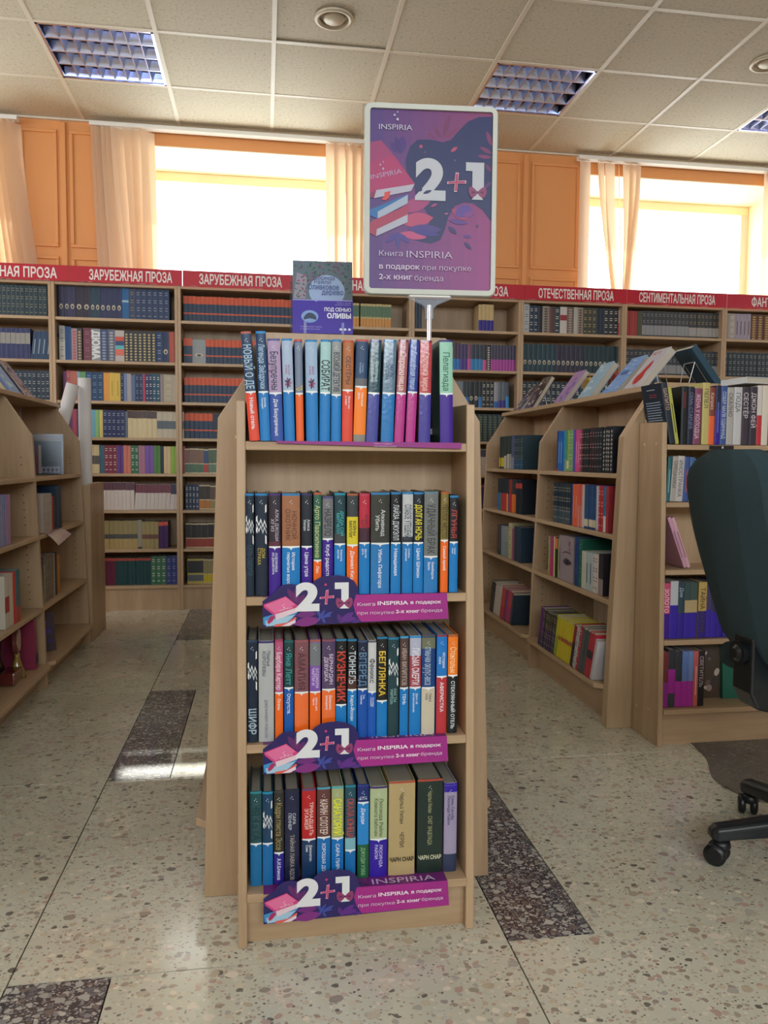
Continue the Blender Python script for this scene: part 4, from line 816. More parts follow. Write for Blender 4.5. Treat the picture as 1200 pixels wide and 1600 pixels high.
# ---- face-out books
def slab_book(w, h, th, col, art, label, M, group, back=None, mat_='print', spine=None):
    """front cover faces -Y, base centre at origin"""
    t = tag(empty('book'), label, 'book', group); t.matrix_world = M
    b = MB(); b.box(-w/2, w/2, 0, .002, 0, h, col, mat_); b.box(-w/2, w/2, th-.002, th, 0, h, back or col, mat_); b.box(-w/2, -w/2+.002, .002, th-.002, 0, h, spine or back or col, mat_)
    if art: art(b, w, h)
    b.build('cover', t); p = MB(); p.box(-w/2+.0025, w/2-.003, .0023, th-.0023, .003, h-.003, '#b8b2a6', 'matte'); p.build('page_block', t); return t
def olive(b, w, h):
    y = -.0004
    rr = random.Random(3)
    flat(b, [(-w/2, h*.46), (w/2, h*.46), (w/2, h), (-w/2, h)], y, '#5a6a78')
    flat(b, ell(.01, h*.60, .042, .040, 20), y*1.6, '#8fa6cc')
    flat(b, [(-w/2+.002, h*.5), (-w/2+.03, h*.5), (-w/2+.034, h*.8), (-w/2+.01, h*.84)], y*1.5, '#8c8498')
    for k in range(220):
        a = rr.random()*math.pi*1.25 - .5; rad = .045 + rr.random()*.05; x = .008 + rad*math.cos(a); z = h*.6 + rad*math.sin(a)*.95
        if abs(x) < w/2-.006 and h*.5 < z < h-.004: flat(b, leaf(x, z, x+rr.uniform(-.008, .008), z+rr.uniform(-.006, .006)+.001, .004, 3), y*(2+k*.004), rr.choice(('#2f5a48', '#6a3458', '#3c6a54', '#8a3f6c', '#28453c', '#587a60')))
    put_text(b, 'Люсинда', -.022, h*.75, .010, .05, y*5, '#4a4470', 0); put_text(b, 'Райли', -.02, h*.695, .010, .05, y*5, '#4a4470', 0)
    put_text(b, 'Оливковое', -.034, h*.62, .0135, .072, y*5, '#33407c', .005); put_text(b, 'дерево', -.002, h*.555, .0125, .05, y*5, '#33407c', .005)
    b.box(-w/2-.0004, w/2+.0004, y*7, y, -.0 + h*.04, h*.475, '#3a259c', 'print'); y = y*8
    flat(b, [(-w/2, h*.47), (-.02, h*.47), (-.015, h*.458), (-.010, h*.47), (w/2, h*.47), (w/2, h*.482), (-w/2, h*.482)], y, '#9c98d8')
    flat(b, ell(-.030, h*.26, .020, .015, 20), y, '#7a9ad0'); flat(b, smooth_loop([(-.044, h*.22), (-.040, h*.28), (-.030, h*.31), (-.018, h*.28), (-.015, h*.22), (-.03, h*.235)], 3), y-.0003, '#2c3c58')
    put_text(b, 'ПОД СЕНЬЮ', w/2-.004, h*.335, .0085, .062, y, '#e8ecf8', .02, align='r'); put_text(b, 'ОЛИВЫ', w/2-.004, h*.245, .0115, .056, y, '#e8ecf8', .035, align='r')
    put_text(b, 'Роман от автора', w/2-.004, h*.44, .003, .045, y, '#a8a4e0', 0, align='r'); put_text(b, 'в которую веришь', w/2-.004, h*.415, .003, .045, y, '#a8a4e0', 0, align='r')
    put_text(b, 'Читайте новый роман по подписке', -w/2+.018, h*.12, .003, .05, y, '#a8a4e0', 0); put_text(b, 'и слушайте также везде', -w/2+.018, h*.09, .003, .046, y, '#a8a4e0', 0)
    for k in range(3): flat(b, ell(w/2-.028+k*.010, h*.10, .0035, .0028, 10), y, '#d8dcf0')
Md = Matrix.Translation((.1360, 1.835, 1.2845)) @ Matrix.Rotation(R(-3), 4, 'Z') @ Matrix.Rotation(R(-10), 4, 'X')
slab_book(.140, .184, .028, '#5a6a78', olive, 'novel with purple band and olive tree standing face-out on top of front stand', Md, None, back='#33407c')

# ================================================================== BACK WALL BOOKCASES
PX = [-2.085, -1.322, -.548, .215, .990, 1.757, 2.515, 3.280, 4.045]
SX = [-1.97, -1.212, -.515, .225, .990, 1.776, 2.522, 3.285, 4.05]
SZ = [1.89, 1.62, 1.366, 1.132, .900, .661, .405, .164]
BY = 5.235
NAME = ['at the far left', 'second from left', 'third from left', 'directly behind the front stand', 'right of the poster pole', 'fourth from right', 'third from right', 'at the far right']
SIGN = ['ЗАРУБЕЖНАЯ ПРОЗА', 'ЗАРУБЕЖНАЯ ПРОЗА', 'ЗАРУБЕЖНАЯ ПРОЗА', 'ЗАРУБЕЖНАЯ ПРОЗА', 'ЗАРУБЕЖНАЯ ПРОЗА', 'ОТЕЧЕСТВЕННАЯ ПРОЗА', 'СЕНТИМЕНТАЛЬНАЯ ПРОЗА', 'ФАНТАСТИКА']
SN = ['cut off by the left edge of the photo', 'above the second bay from left', 'above the third bay from left', 'partly hidden behind the poster', 'with its start hidden by the poster', 'for home-grown prose, right of the poster', 'for sentimental prose', 'cut off by the right edge of the photo']
SC_TXT = [.62, .51, .53, .55, .55, .55, .58, .38]
for i in range(8):
    x0, x1 = PX[i], PX[i+1]; cx = (x0+x1)/2; hwid = (x1-x0)/2 - .0004
    t = tag(empty('bookcase', (cx, BY, 0)), 'tall beech wall bookcase bay %s, rows of books under red signs' % NAME[i], 'bookcase', 'bookcases along the window wall')
    for sd in (-1, 1):
        xa, xb = sorted((sd*hwid, sd*(hwid-.019))); boxpart('side_panel', (xa, xb, 0, .28, 0, 2.11), t, 'wood_z', .0015)
    boxpart('back_panel', (-hwid+.019, hwid-.019, .272, .28, .0, 2.11), t, 'wood_z')
    for z in SZ + [2.11]: boxpart('shelf' if z < 2.1 else 'top_panel', (-hwid+.019, hwid-.019, .004, .272, z-.019, z), t, 'wood_x', .0015)
    boxpart('kick_board', (-hwid+.019, hwid-.019, .015, .031, 0, SZ[-1]-.019), t, 'wood_z')
    a, c = SX[i]+.0015, SX[i+1]-.0015; scx = (a+c)/2; hs = (c-a)/2
    sg = tag(empty('section_sign', (scx, BY-.006, 2.108)), 'red section sign with white capitals ' + SN[i], 'sign', 'red section signs on the bookcases')
    b = MB(); b.box(-hs, hs, -.004, .004, 0, .098, '#b31a30', 'red_sign'); b.build('board', sg)
    b = MB(); rr = random.Random(i)
    for k in range(5):      # paper torn through at the lower edge
        xx = rr.uniform(-hs, hs-.06); b.face([(xx, -.0046, .0), (xx+.06, -.0046, 0), (xx+.045, -.0046, .003+.002*rr.random()), (xx+.01, -.0046, .002)], '#c08a92')
    put_text(b, SIGN[i], 0 if i not in (1,) else .03, .017, .062, None, -.0048, '#e6dedc', .022, align='c', wfix=SC_TXT[i]); b.build('lettering', sg)
b = MB(); b.box(-.2, .2, 0, .02, 0, .1, m='wood_z')

def bay(i, j, specs, far=True, dz=.0, inset=.012, lab=None):
    x0 = PX[i] + .019 + inset
    return run((x0, BY+.045), SZ[j]+.0005, 0, specs, lab or 'wall bookcase', 'books on the wall bookcases', gap=.0005, far=far, kind='book')
DK = dict(up='#1b2a3c')
W_ = .0255
# bay 0
bay(0, 0, [(6, .03, .2, D(up='#16303c')), (19, .0265, .195, D(up='#15303a', marks='bits', tcol='#8a8468'))][0:2])
bay(0, 1, [(12, .029, .195, D(up='#1e2c50', marks='bits', tcol='#a8a8a0')), (8, .029, .195, D(up='#232c5c', bands=((.5, .85, '#8c8c88'),))), (5, .028, .18, D(up='#16385c', marks='line', tcol='#8c9cac'), 7)])
bay(0, 2, [(26, .0265, .185, D(up='#10283c', marks='bits', tcol='#a4a8a4'))])
for j in range(3, 8): bay(0, j, [(22, .03, .19, D(up=random.choice(('#24384c', '#4c3040', '#5c5c54')), marks='bits'))])
# bay 1
bay(1, 0, [(3, .034, .2, D(up='#2c2c50', marks='oval')), (2, .045, .2, D(up='#2a2438', marks='oval')), (2, .03, .2, D(up='#15384c', marks='oval')), (4, .033, .2, D(up='#242c54', marks='oval')), (1, .042, .2, D(up='#175c94', bands=((.55, .62, '#8cb0c4'),))), (1, .04, .2, D(up='#34405c', marks='bits', tcol='#8c7c5c')), (6, .035, .2, D(up='#24385c', marks='bits', tcol='#8c94a4'))])
LB = 'second wall bay from left, second shelf'
bay(1, 1, [(1, .036, .22, D(up='#a0a4a8', low='#c0c2c0', split=.6, marks='bits', tcol='#5c6468')), (1, .038, .215, D(up='#1c4880')), (1, .034, .205, D(up='#a08890', marks='scales', tcol='#b84c54')), (1, .030, .205, D(up='#3c4050', marks='scales', tcol='#b89a5c')), (0, .008, 0, {}), (1, .048, .21, D(up='#6c3848', marks='bits', tcol='#a0707c')), (1, .056, .208, D(up='#8c9094', text='ДЮМА', tcol='#d8dcde', tbig=1)),
   (1, .044, .205, D(up='#3c4c74', marks='scales', tcol='#8c98ac')), (1, .046, .205, D(up='#5c6478', marks='scales', tcol='#a0a4ac')), (1, .056, .200, D(up='#b8b0ac', bands=((.2, .4, '#d06c5c'), (.4, .52, '#58b0b4'), (.52, .66, '#2c4878'), (.66, .8, '#c0503c')))), (7, .0278, .198, D(up='#28303c', marks='scales', tcol='#b4a26c')), (1, .04, .2, D(up='#14305c', marks='bits', tcol='#8ca4b8')), (1, .042, .2, D(up='#142c54', marks='oval')), (1, .034, .2, D(up='#a84c3c'))], False, lab=LB)
bay(1, 2, [(0, .02, 0, {}), (1, .02, .185, D(up='#5c2c5c')), (1, .024, .19, D(up='#a84858', marks='bits', tcol='#d8a0a0')), (2, .020, .188, D(up='#b06450')), (1, .018, .185, D(up='#7c98ac')), (1, .034, .185, D(up='#5c9460')), (1, .034, .185, D(up='#1c4878', marks='bits', tcol='#7c9cb8')), (2, .036, .183, D(up='#1a3c64', marks='bits', tcol='#7c98a8')), (1, .037, .182, D(up='#d89440')), (2, .034, .182, D(up='#d0b048', marks='line', tcol='#b09438')), (1, .02, .18, D(up='#1c2c4c', marks='bits', tcol='#7c8ca4')), (1, .02, .18, D(up='#6c7ca4')), (1, .026, .18, D(up='#9c98a0')), (1, .024, .17, D(up='#54688c')), (2, .024, .18, D(up='#183058', marks='bits', tcol='#7c94b0')), (1, .014, .18, D(up='#b03858')), (2, .022, .18, D(up='#20305c', marks='bits')), (2, .024, .18, D(up='#1c4c64', marks='bits')), (1, .02, .18, D(up='#8c8084')), (1, .062, .18, D(up='#a49c88', marks='bits', tcol='#c4bc9c')), (1, .034, .178, D(up='#b0a498'))])
bay(1, 3, [(0, .02, 0, {}), (2, .026, .18, D(up='#5c3464')), (1, .026, .18, D(up='#a03c54')), (1, .04, .178, D(up='#2c4064')), (1, .03, .178, D(up='#c4bcb0')), (1, .044, .178, D(up='#6ca4bc')), (1, .022, .178, D(up='#84b074')), (1, .022, .178, D(up='#d0c070')), (5, .027, .176, D(up='#24305c', marks='bits', tcol='#a0a8b8')), (1, .018, .17, D(up='#5c6878')), (6, .030, .176, D(up='#c8b890', bands=((.72, .99, '#4c3c40'),))), (5, .034, .172, D(up='#b4ac98', bands=((.35, .65, '#505c68'),)))])
bay(1, 4, [(0, .04, 0, {}), (6, .032, .185, D(up='#c8b890', bands=((.32, .62, '#5c5858'),))), (1, .03, .182, D(up='#3c6478')), (3, .026, .182, D(up='#7c3048', marks='bits')), (2, .020, .182, D(up='#5c3c84')), (2, .022, .182, D(up='#c47464')), (2, .024, .182, D(up='#34684c', marks='bits')), (2, .02, .182, D(up='#a06c84')), (2, .028, .182, D(up='#70509c')), (2, .02, .182, D(up='#4c7c3c')), (1, .02, .178, D(up='#1c2840')), (2, .022, .178, D(up='#c4ae84')), (2, .024, .178, D(up='#84a840')), (2, .022, .178, D(up='#943450'))])
bay(1, 5, [(0, .05, 0, {}), (2, .02, .178, D(up='#8c98ac', low='#b08c9c')), (2, .02, .178, D(up='#c04c74', low='#a4c02c')), (13, .024, .18, D(up='#c4bab4', bands=((.72, .99, '#5c3c4c'),))), (9, .0245, .168, D(up='#c0b8b4', bands=((.66, .99, '#6c3a48'),)), 3), (2, .028, .17, D(up='#bcb4b4', bands=((.6, .99, '#34344c'),)), 4)])
bay(1, 6, [(0, .05, 0, {}), (1, .02, .178, D(up='#141a24', marks='scales', tcol='#c8c4bc')), (1, .014, .178, D(up='#b86450')), (13, .029, .185, D(up='#8c8058', low='#a08c5c', split=.5, bands=((.36, .52, '#4c4c4c'),))), (1, .026, .19, D(up='#8c8a7c', bands=((0, .06, '#2c2c2c'),))), (4, .026, .178, D(up='#94865c', bands=((.36, .52, '#6c4840'),))), (2, .03, .178, D(up='#3c1c54', bands=((.85, .99, '#c05040'),)))])
bay(1, 7, [(0, .05, 0, {}), (6, .0245, .18, D(up='#14383c', bands=((.9, .99, '#a84840'),))), (5, .0245, .18, D(up='#5c1c38', bands=((.9, .99, '#a84840'),))), (9, .0245, .18, D(up='#123c40', bands=((.9, .99, '#a84840'),))), (3, .032, .19, D(up='#3c6c54', marks='bits')), (3, .032, .19, D(up='#34407c', marks='bits', tcol='#8c90b8'))])
# bay 2
OB = D(up='#c4502c', low='#1c3450', split=.70, bands=((.30, .36, '#c4502c'),))
bay(2, 0, [(26, .0268, .165, OB)])
bay(2, 1, [(1, .055, .165, OB), (1, .085, .155, D(up='#8c9498', marks='oval')), (20, .027, .16, OB)])
bay(2, 2, [(26, .0268, .165, OB)])
bay(2, 3, [(6, .030, .165, OB), (1, .12, .16, D(up='#1c2c3c', bands=((.30, .36, '#c4502c'),))), (12, .03, .16, OB)])
CF = lambda a, c, w_=.03: D(up='#c4b898', bands=((.42, .95, a), (.05, .38, c)))
bay(2, 4, [(4, .030, .165, CF('#7c5c50', '#4c6c58')), (1, .030, .16, CF('#2c4870', '#a83c38')), (3, .028, .165, CF('#4c6450', '#5c7c6c')), (12, .03, .16, CF('#6c5848', '#4c6454'))])
bay(2, 5, [(4, .022, .165, D(up='#30405c', marks='bits')), (2, .036, .165, CF('#38302c', '#b0703c')), (10, .026, .16, CF('#5c4840', '#8c8454')), (6, .03, .16, CF('#38302c', '#7c7c50'))])
bay(2, 6, [(2, .036, .165, CF('#28242c', '#943c34')), (1, .03, .165, CF('#28242c', '#943c34')), (3, .040, .165, CF('#28242c', '#943c34')), (12, .036, .16, CF('#28242c', '#943c34'))])
bay(2, 7, [(0, .01, 0, {}), (1, .105, .17, D(up='#b8ac60', bands=((.44, .92, '#2c3038'), (.12, .36, '#5c6470')))), (3, .024, .165, CF('#8c8460', '#c4b030')), (12, .03, .165, D(up='#c4b040'))])
# bay 3
bay(3, 0, [(0, .20, 0, {}), (10, .0185, .16, D(up='#b8a874', low='#c08844', split=.38, bands=((.45, .9, '#3c6450'),))), (0, .01, 0, {}), (10, .0205, .16, D(up='#b8a874', low='#c08844', split=.38, bands=((.45, .9, '#4c6c50'),)))])
for j in (1, 2): bay(3, j, [(22, .03, .17, CF('#4c5850', '#8c6c48'))])
for j in (3, 4, 5, 6, 7): bay(3, j, [(23, .03, .18, D(up=random.choice(('#3c4c64', '#5c4848', '#6c6c60')), marks='bits'))])
# bay 4
bay(4, 0, [(2, .022, .18, D(up='#24384c')), (0, .40, 0, {}), (4, .0265, .185, D(up='#b8a070', low='#281c80', split=.42)), ])
bay(4, 1, [(9, .024, .185, D(up='#2c4458', low='#1c6cb0', split=.42)), (4, .024, .185, D(up='#44344c', low='#1c6cb0', split=.42)), (2, .026, .18, D(up='#3c3060', low='#482c80', split=.45)), (1, .022, .18, D(up='#7c4860', low='#c04c8c', split=.45)), (3, .028, .18, D(up='#2c3848', low='#2478b0', split=.45)), (1, .026, .18, D(up='#2c2c38', low='#c04c8c', split=.42)), (1, .03, .18, D(up='#141a22', marks='scales', tcol='#b0b0a8')), (8, .0215, .18, D(up='#3c3850', low='#a03c94', split=.45))])
bay(4, 2, [(7, .030, .18, D(up='#2c3c54', low='#30247c', split=.4)), (1, .125, .18, D(up='#6c7480', low='#34286c', split=.42, marks='oval')), (2, .022, .18, D(up='#28343c', low='#1c6cb0', split=.4)), (2, .034, .18, D(up='#141c24', marks='oval')), (1, .024, .18, D(up='#1a222c', low='#1c6cb0', split=.42)), (3, .028, .18, D(up='#1c2024', marks='bits')), (1, .03, .18, D(up='#8c8c94', low='#1c5ca0', split=.25)), (2, .028, .18, D(up='#54606c', low='#30247c', split=.3)), (1, .022, .18, D(up='#3c4c5c', low='#2c84c0', split=.45))])
bay(4, 3, [(20, .0345, .19, D(up='#142c34', marks='scales', tcol='#5c6444'))])
bay(4, 4, [(18, .034, .18, D(up='#b0a498', bands=((.7, .98, '#4c4858'),)))])
bay(4, 5, [(24, .029, .17, D(up='#2c2444', bands=((.9, .98, '#8c3c3c'),)))])
bay(4, 6, [(26, .0268, .165, OB)])
bay(4, 7, [(22, .03, .17, D(up='#182838'))])
# bay 5
bay(5, 0, [(1, .042, .2, D(up='#b0b4b8', marks='bits', tcol='#4c5464')), (2, .032, .19, D(up='#20344c', marks='bits')), (1, .03, .19, D(up='#141c2c')), (1, .05, .19, D(up='#8c847c', marks='scales', tcol='#4c4440')), (1, .036, .19, D(up='#5c3c3c')), (1, .042, .19, D(up='#2c3c44', marks='bits')), (1, .05, .19, D(up='#c0bcb8', bands=((.5, .7, '#8c3038'),))), (1, .05, .19, D(up='#6c5c54', marks='scales', tcol='#a0948c')), (1, .028, .19, D(up='#a8a8a0')), (1, .04, .19, D(up='#8c8478', marks='scales', tcol='#5c3c3c')), (3, .033, .19, D(up='#3c4038', marks='bits', tcol='#c0a868')), (2, .026, .19, D(up='#14283c')), (3, .036, .19, D(up='#2c3038', marks='bits')), (1, .03, .185, D(up='#a43038', bands=((.5, .98, '#b8b0a4'),)))])
bay(5, 1, [(7, .0345, .195, D(up='#1c3c48', marks='oval')), (6, .034, .195, D(up='#2c2c40', marks='oval')), (8, .034, .195, D(up='#18343c', marks='oval'))])
bay(5, 2, [(20, .035, .19, D(up='#1c303c', marks='bits'))])
for j in (3, 4, 5, 6, 7): bay(5, j, [(20, .034, .18, D(up=random.choice(('#2c3c4c', '#4c3c3c', '#3c4c44')), marks='bits'))])
# bay 6
bay(6, 0, [(3, .028, .18, D(up='#9c3434')), (1, .036, .18, D(up='#4c4c3c')), (12, .0295, .185, D(up='#3c4044', bands=((.08, .45, '#8c9094'),), marks='bits', tcol='#8c8c90')), (8, .030, .185, D(up='#34383c', bands=((.08, .42, '#9c9c9c'),), marks='bits', tcol='#9c8c5c'))])
bay(6, 1, [(22, .0325, .18, D(up='#303840', bands=((.08, .42, '#84888c'),), marks='bits', tcol='#8c8c84'))])
bay(6, 2, [(22, .0325, .18, D(up='#30343c', marks='bits'))])
for j in (3, 4, 5, 6, 7): bay(6, j, [(22, .0325, .18, D(up=random.choice(('#2c3440', '#4c443c')), marks='bits'))])
# bay 7
bay(7, 0, [(1, .03, .19, D(up='#8c8c84')), (1, .05, .19, D(up='#a8a09c', marks='bits')), (4, .03, .19, D(up='#9c94a4', marks='line', tcol='#5c4c5c')), (5, .05, .19, D(up='#5c3c28', marks='scales', tcol='#b08c50')), (5, .06, .19, D(up='#8c8478'))])
bay(7, 1, [(22, .0325, .18, D(up='#24343c', marks='bits', tcol='#8c9494'))])
for j in range(2, 8): bay(7, j, [(22, .0325, .18, D(up='#2c343c', marks='bits'))])
o = FAR.build('books'); tag(o, 'hundreds of small book spines filling the wall bookcases under the red signs', 'book', 'books on the wall bookcases', 'stuff')

# ================================================================== PROMOTION ART
def grid_bg(b, x0, x1, z0, z1, y, c4, nx=8, nz=10, m='print'):
    TL, TR, BL, BR = [hx(c) for c in c4]
    for i in range(nx):
        for j in range(nz):
            u, v = (i+.5)/nx, (j+.5)/nz; c = tuple((BL[k]*(1-u)+BR[k]*u)*(1-v) + (TL[k]*(1-u)+TR[k]*u)*v for k in range(4))
            xa, xb, za, zb = x0+(x1-x0)*i/nx, x0+(x1-x0)*(i+1)/nx, z0+(z1-z0)*j/nz, z0+(z1-z0)*(j+1)/nz
            b.face([(xa, y, za), (xb, y, za), (xb, y, zb), (xa, y, zb)], c, m)
class Art:
    """draws in the pixel frame of a flat print; stacks layers 0.05 mm apart"""
    def __init__(s, b, ox, oz, k, y): s.b, s.ox, s.oz, s.k, s.y, s.n = b, ox, oz, k, y, 0
    def P(s, p): return ((p[0]-s.ox)*s.k, (s.oz-p[1])*s.k)
    def poly(s, pts, c, sm=0):
        s.n += 1; q = [s.P(p) for p in pts]
        flat(s.b, smooth_loop(q, sm) if sm else q, s.y - s.n*.00005, c)
    def leaf(s, a, c_, w, c): 
        s.n += 1; a = s.P(a); d = s.P(c_); flat(s.b, leaf(a[0], a[1], d[0], d[1], w*s.k), s.y - s.n*.00005, c)
    def dot(s, x, y, r, c, r2=None, rot=0): s.n += 1; q = s.P((x, y)); flat(s.b, ell(q[0], q[1], r*s.k, (r2 or r)*s.k, 14, rot), s.y - s.n*.00005, c)
    def text(s, t, x, y, h, c, bold=0, w=None, align='l', rot=0, shear=0):
        s.n += 1; q = s.P((x, y)); V, F, W = text_geo(t, bold, 8 if len(t) == 1 else 3); kx = w*s.k/W if w else h*s.k; off = {'l': 0, 'c': -W*kx/2, 'r': -W*kx}[align]
        cr, sr = math.cos(rot), math.sin(rot); P = []
        for a, d in V:
            a = a*kx + off + shear*d*h*s.k; d = d*h*s.k; P.append((q[0]+a*cr-d*sr, s.y - s.n*.00005, q[1]+a*sr+d*cr))
        s.b.mesh(P, F, c, 'print')
    def stars(s, x, y, r, c='#c8c4dc'):
        for dx, dy, q in ((3, -20, .6), (-9, -8, .8), (3, 8, 1)): s.dot(x+dx*r, y+dy*r, 4.5*q*r, c, 5.5*q*r)
    def bow(s, x, y, r):
        s.poly([(x, y), (x-r*.9, y-r*.75), (x-r*1.15, y), (x-r*.7, y+r*.7)], '#8c3a68', 3); s.poly([(x, y), (x+r*.9, y-r*.75), (x+r*1.15, y), (x+r*.7, y+r*.7)], '#8c3a68', 3)
        s.poly([(x-r*.75, y-r*.2), (x-r*.2, y), (x-r*.75, y+r*.2)], '#5a2450'); s.poly([(x+r*.75, y-r*.2), (x+r*.2, y), (x+r*.75, y+r*.2)], '#5a2450'); s.dot(x, y, r*.16, '#6c2a58')
    def plus(s, x, y, r, w, c, e='#d8b8c8'):
        for q, cc in ((1.12, e), (1, c)):
            a, d = r*q, w*(1 if q == 1 else 1.35)
            s.poly([(x-a, y-d*.2), (x-d, y-d*.5), (x-d*.6, y-a), (x+d, y-a), (x+d*.7, y-d*.7), (x+a, y-d), (x+a, y+d*.5), (x+d*.5, y+d*.6), (x+d*.2, y+a), (x-d*1.2, y+a), (x-d*.9, y+d*.6), (x-a, y+d)], cc)
# poster
ps = .297/843
po = tag(empty('promotional_poster', (.358, 1.690, 1.357), (0, 0, R(-4.5))), 'tall purple framed 2+1 promotional poster on a pole above the front stand', 'poster')
def rrect(x0, x1, z0, z1, r, n=5):
    out = []
    for cx, cz, a0 in ((x1-r, z0+r, -90), (x1-r, z1-r, 0), (x0+r, z1-r, 90), (x0+r, z0+r, 180)):
        for k in range(n+1): a = R(a0 + 90*k/n); out.append((cx + r*math.cos(a), cz + r*math.sin(a)))
    return out
po.scale = (.972, 1, .965)
PW, PH = .1485, .418
b = MB(); o_ = rrect(-PW, PW, 0, PH, .016); i_ = rrect(-PW+.0125, PW-.0115, .0135, PH-.0125, .006); n = len(o_)
V = [(x, -.004, z) for x, z in o_] + [(x*.985, -.009, PH/2+(z-PH/2)*.99) for x, z in o_] + [(x, -.008, z) for x, z in i_] + [(x, -.002, z) for x, z in i_] + [(x, .004, z) for x, z in o_]
F = [(q*n+k, q*n+(k+1) % n, (q+1)*n+(k+1) % n, (q+1)*n+k) for q in range(3) for k in range(n)] + [(4*n+k, 4*n+(k+1) % n, (k+1) % n, k) for k in range(n)] + [tuple(range(4*n, 5*n))[::-1]]
b.mesh(V, F, '#a9ad9c', 'grey_plastic'); b.build('frame', po)
for sd, z0 in ((-1, .36), (1, .33)):
    b = MB(); b.box(sd*PW-.004, sd*PW+.004, -.002, .006, z0, z0+.055, m='clear_plastic'); b.build('corner_clip', po)
b = MB(); y = -.0022
pp = rrect(-PW+.012, PW-.011, .013, PH-.012, .006); flat(b, pp, y+.0006, '#6c3a80')
grid_bg(b, -PW+.0125, PW-.0115, .0135, PH-.0125, y, ('#4c3480', '#8c3468', '#54307c', '#9a3c82'), 9, 12)
A = Art(b, 525, 1285, .000340, y); A.k = .297/843*1.0
A.k = .274/781; A.ox = 526; A.oz = 1290
NV = '#16205c'
for a_, c_, w_, cc in (((600, 300), (642, 150), 34, '#74285e'), ((590, 305), (540, 225), 26, '#74285e'), ((610, 300), (705, 228), 26, '#7c2c60'), ((560, 310), (500, 270), 18, '#74285e'), ((330, 410), (345, 295), 60, '#48287c'), ((310, 400), (270, 335), 40, '#48287c'), ((330, 400), (300, 300), 40, '#402474')): A.leaf(a_, c_, w_, cc)
A.poly([(917, 155), (830, 160), (760, 190), (700, 250), (650, 310), (600, 325), (520, 312), (440, 315), (390, 360), (365, 440), (370, 520), (420, 590), (430, 680), (500, 760), (520, 830), (460, 880), (380, 915), (440, 945), (530, 960), (590, 935), (615, 880), (640, 790), (680, 720), (740, 695), (800, 700), (860, 740), (917, 812)], NV)
for a_, c_, w_, cc in (((915, 340), (878, 245), 30, '#7c2c64'), ((915, 385), (835, 345), 26, '#7c2c64'), ((915, 410), (820, 402), 24, '#7c2c64'), ((915, 500), (870, 450), 24, '#6c2a60'), ((915, 560), (870, 600), 24, '#54306c'),
    ((330, 760), (535, 678), 84, '#a83c78'), ((330, 830), (545, 796), 90, '#b84470'), ((330, 900), (505, 922), 50, '#c04c7c'), ((380, 870), (600, 870), 60, '#483484'), ((400, 880), (590, 905), 40, '#3c3088'), ((320, 900), (395, 960), 34, '#44348c'), ((320, 900), (240, 960), 34, '#44348c'), ((320, 890), (322, 1005), 30, '#44348c'),
    ((660, 740), (770, 800), 60, '#a83c6c'), ((640, 810), (765, 826), 34, '#5c3488'), ((640, 850), (695, 895), 30, '#2c2468'), ((740, 905), (790, 912), 20, '#54348c'), ((745, 945), (792, 990), 24, '#2c2468'), ((650, 385), (692, 352), 22, '#b84470'), ((525, 730), (570, 708), 16, '#a83c78'), ((615, 773), (640, 767), 10, '#c06c94')): A.leaf(a_, c_, w_, cc)
A.dot(735, 750, 55, '#5c3c94', 36, .5); A.dot(770, 770, 36, '#7c3c8c', 18, .4)
A.dot(460, 358, 11, '#b84470'); A.dot(487, 392, 5, '#8c3c78'); A.dot(678, 436, 5, '#7c6ca0'); A.dot(826, 841, 7, '#2c2468')
A.poly([(138, 690), (138, 342), (210, 330), (300, 430), (425, 592), (300, 640), (170, 662)], '#b02c68')
A.poly([(138, 342), (210, 330), (290, 420), (138, 470)], '#a0346e')
A.poly([(180, 637), (422, 592), (400, 636), (166, 688)], '#b8b4c4'); A.poly([(138, 660), (180, 637), (166, 688), (140, 682)], '#8c2458')
A.poly([(140, 760), (380, 655), (380, 668), (190, 770), (190, 815), (140, 795)], '#1c6cac'); A.poly([(190, 770), (380, 660), (380, 712), (190, 816)], '#a8b4c8')
A.poly([(150, 830), (380, 725), (384, 786), (185, 880), (180, 924), (138, 905), (138, 850)], '#a83458'); A.poly([(185, 880), (380, 782), (380, 830), (180, 924)], '#b4b4c4')
A.poly([(232, 650), (270, 640), (262, 680), (238, 700), (212, 694), (230, 676)], '#d84440')
A.text('INSPIRIA', 148, 572, 30, '#b89cc0', 0, 200, rot=R(13), shear=.0); A.stars(218, 492, 1.5, '#b89cc0')
A.text('2', 425, 675, 240, '#c2c4cc', .05, 195); A.dot(458, 625, 14, NV, 12, .6); A.leaf((475, 650), (532, 628), 20, NV)
A.poly([(748, 446), (865, 446), (865, 640), (835, 640), (790, 640), (790, 500), (748, 500)], '#c2c4cc'); A.poly([(788, 678), (826, 625), (862, 678)], '#c2c4cc')
A.plus(690, 573, 54, 10, '#b83868'); A.bow(825, 632, 50)
A.text('INSPIRIA', 194, 262, 34, '#c4c0d4', 0, 210); A.stars(306, 185, 1.6)
A.text('Книга', 200, 1046, 35, '#c4b4d0', 0, 150); A.text('INSPIRIA', 375, 1052, 44, '#c8b8d4', -.004, 293)
A.text('в подарок', 200, 1126, 33, '#d0bcd8', .022, 260); A.text('при покупке', 476, 1128, 33, '#c4b0cc', 0, 314)
A.text('2-х книг', 200, 1192, 34, '#d0bcd8', .022, 212); A.text('бренда', 426, 1196, 34, '#c4b0cc', 0, 184)
b.c = [(c[0]*.78, c[1]*.80, c[2]*.84, 1) for c in b.c]; b.build('print', po)  # backlit shade put into the print: all its colours darkened
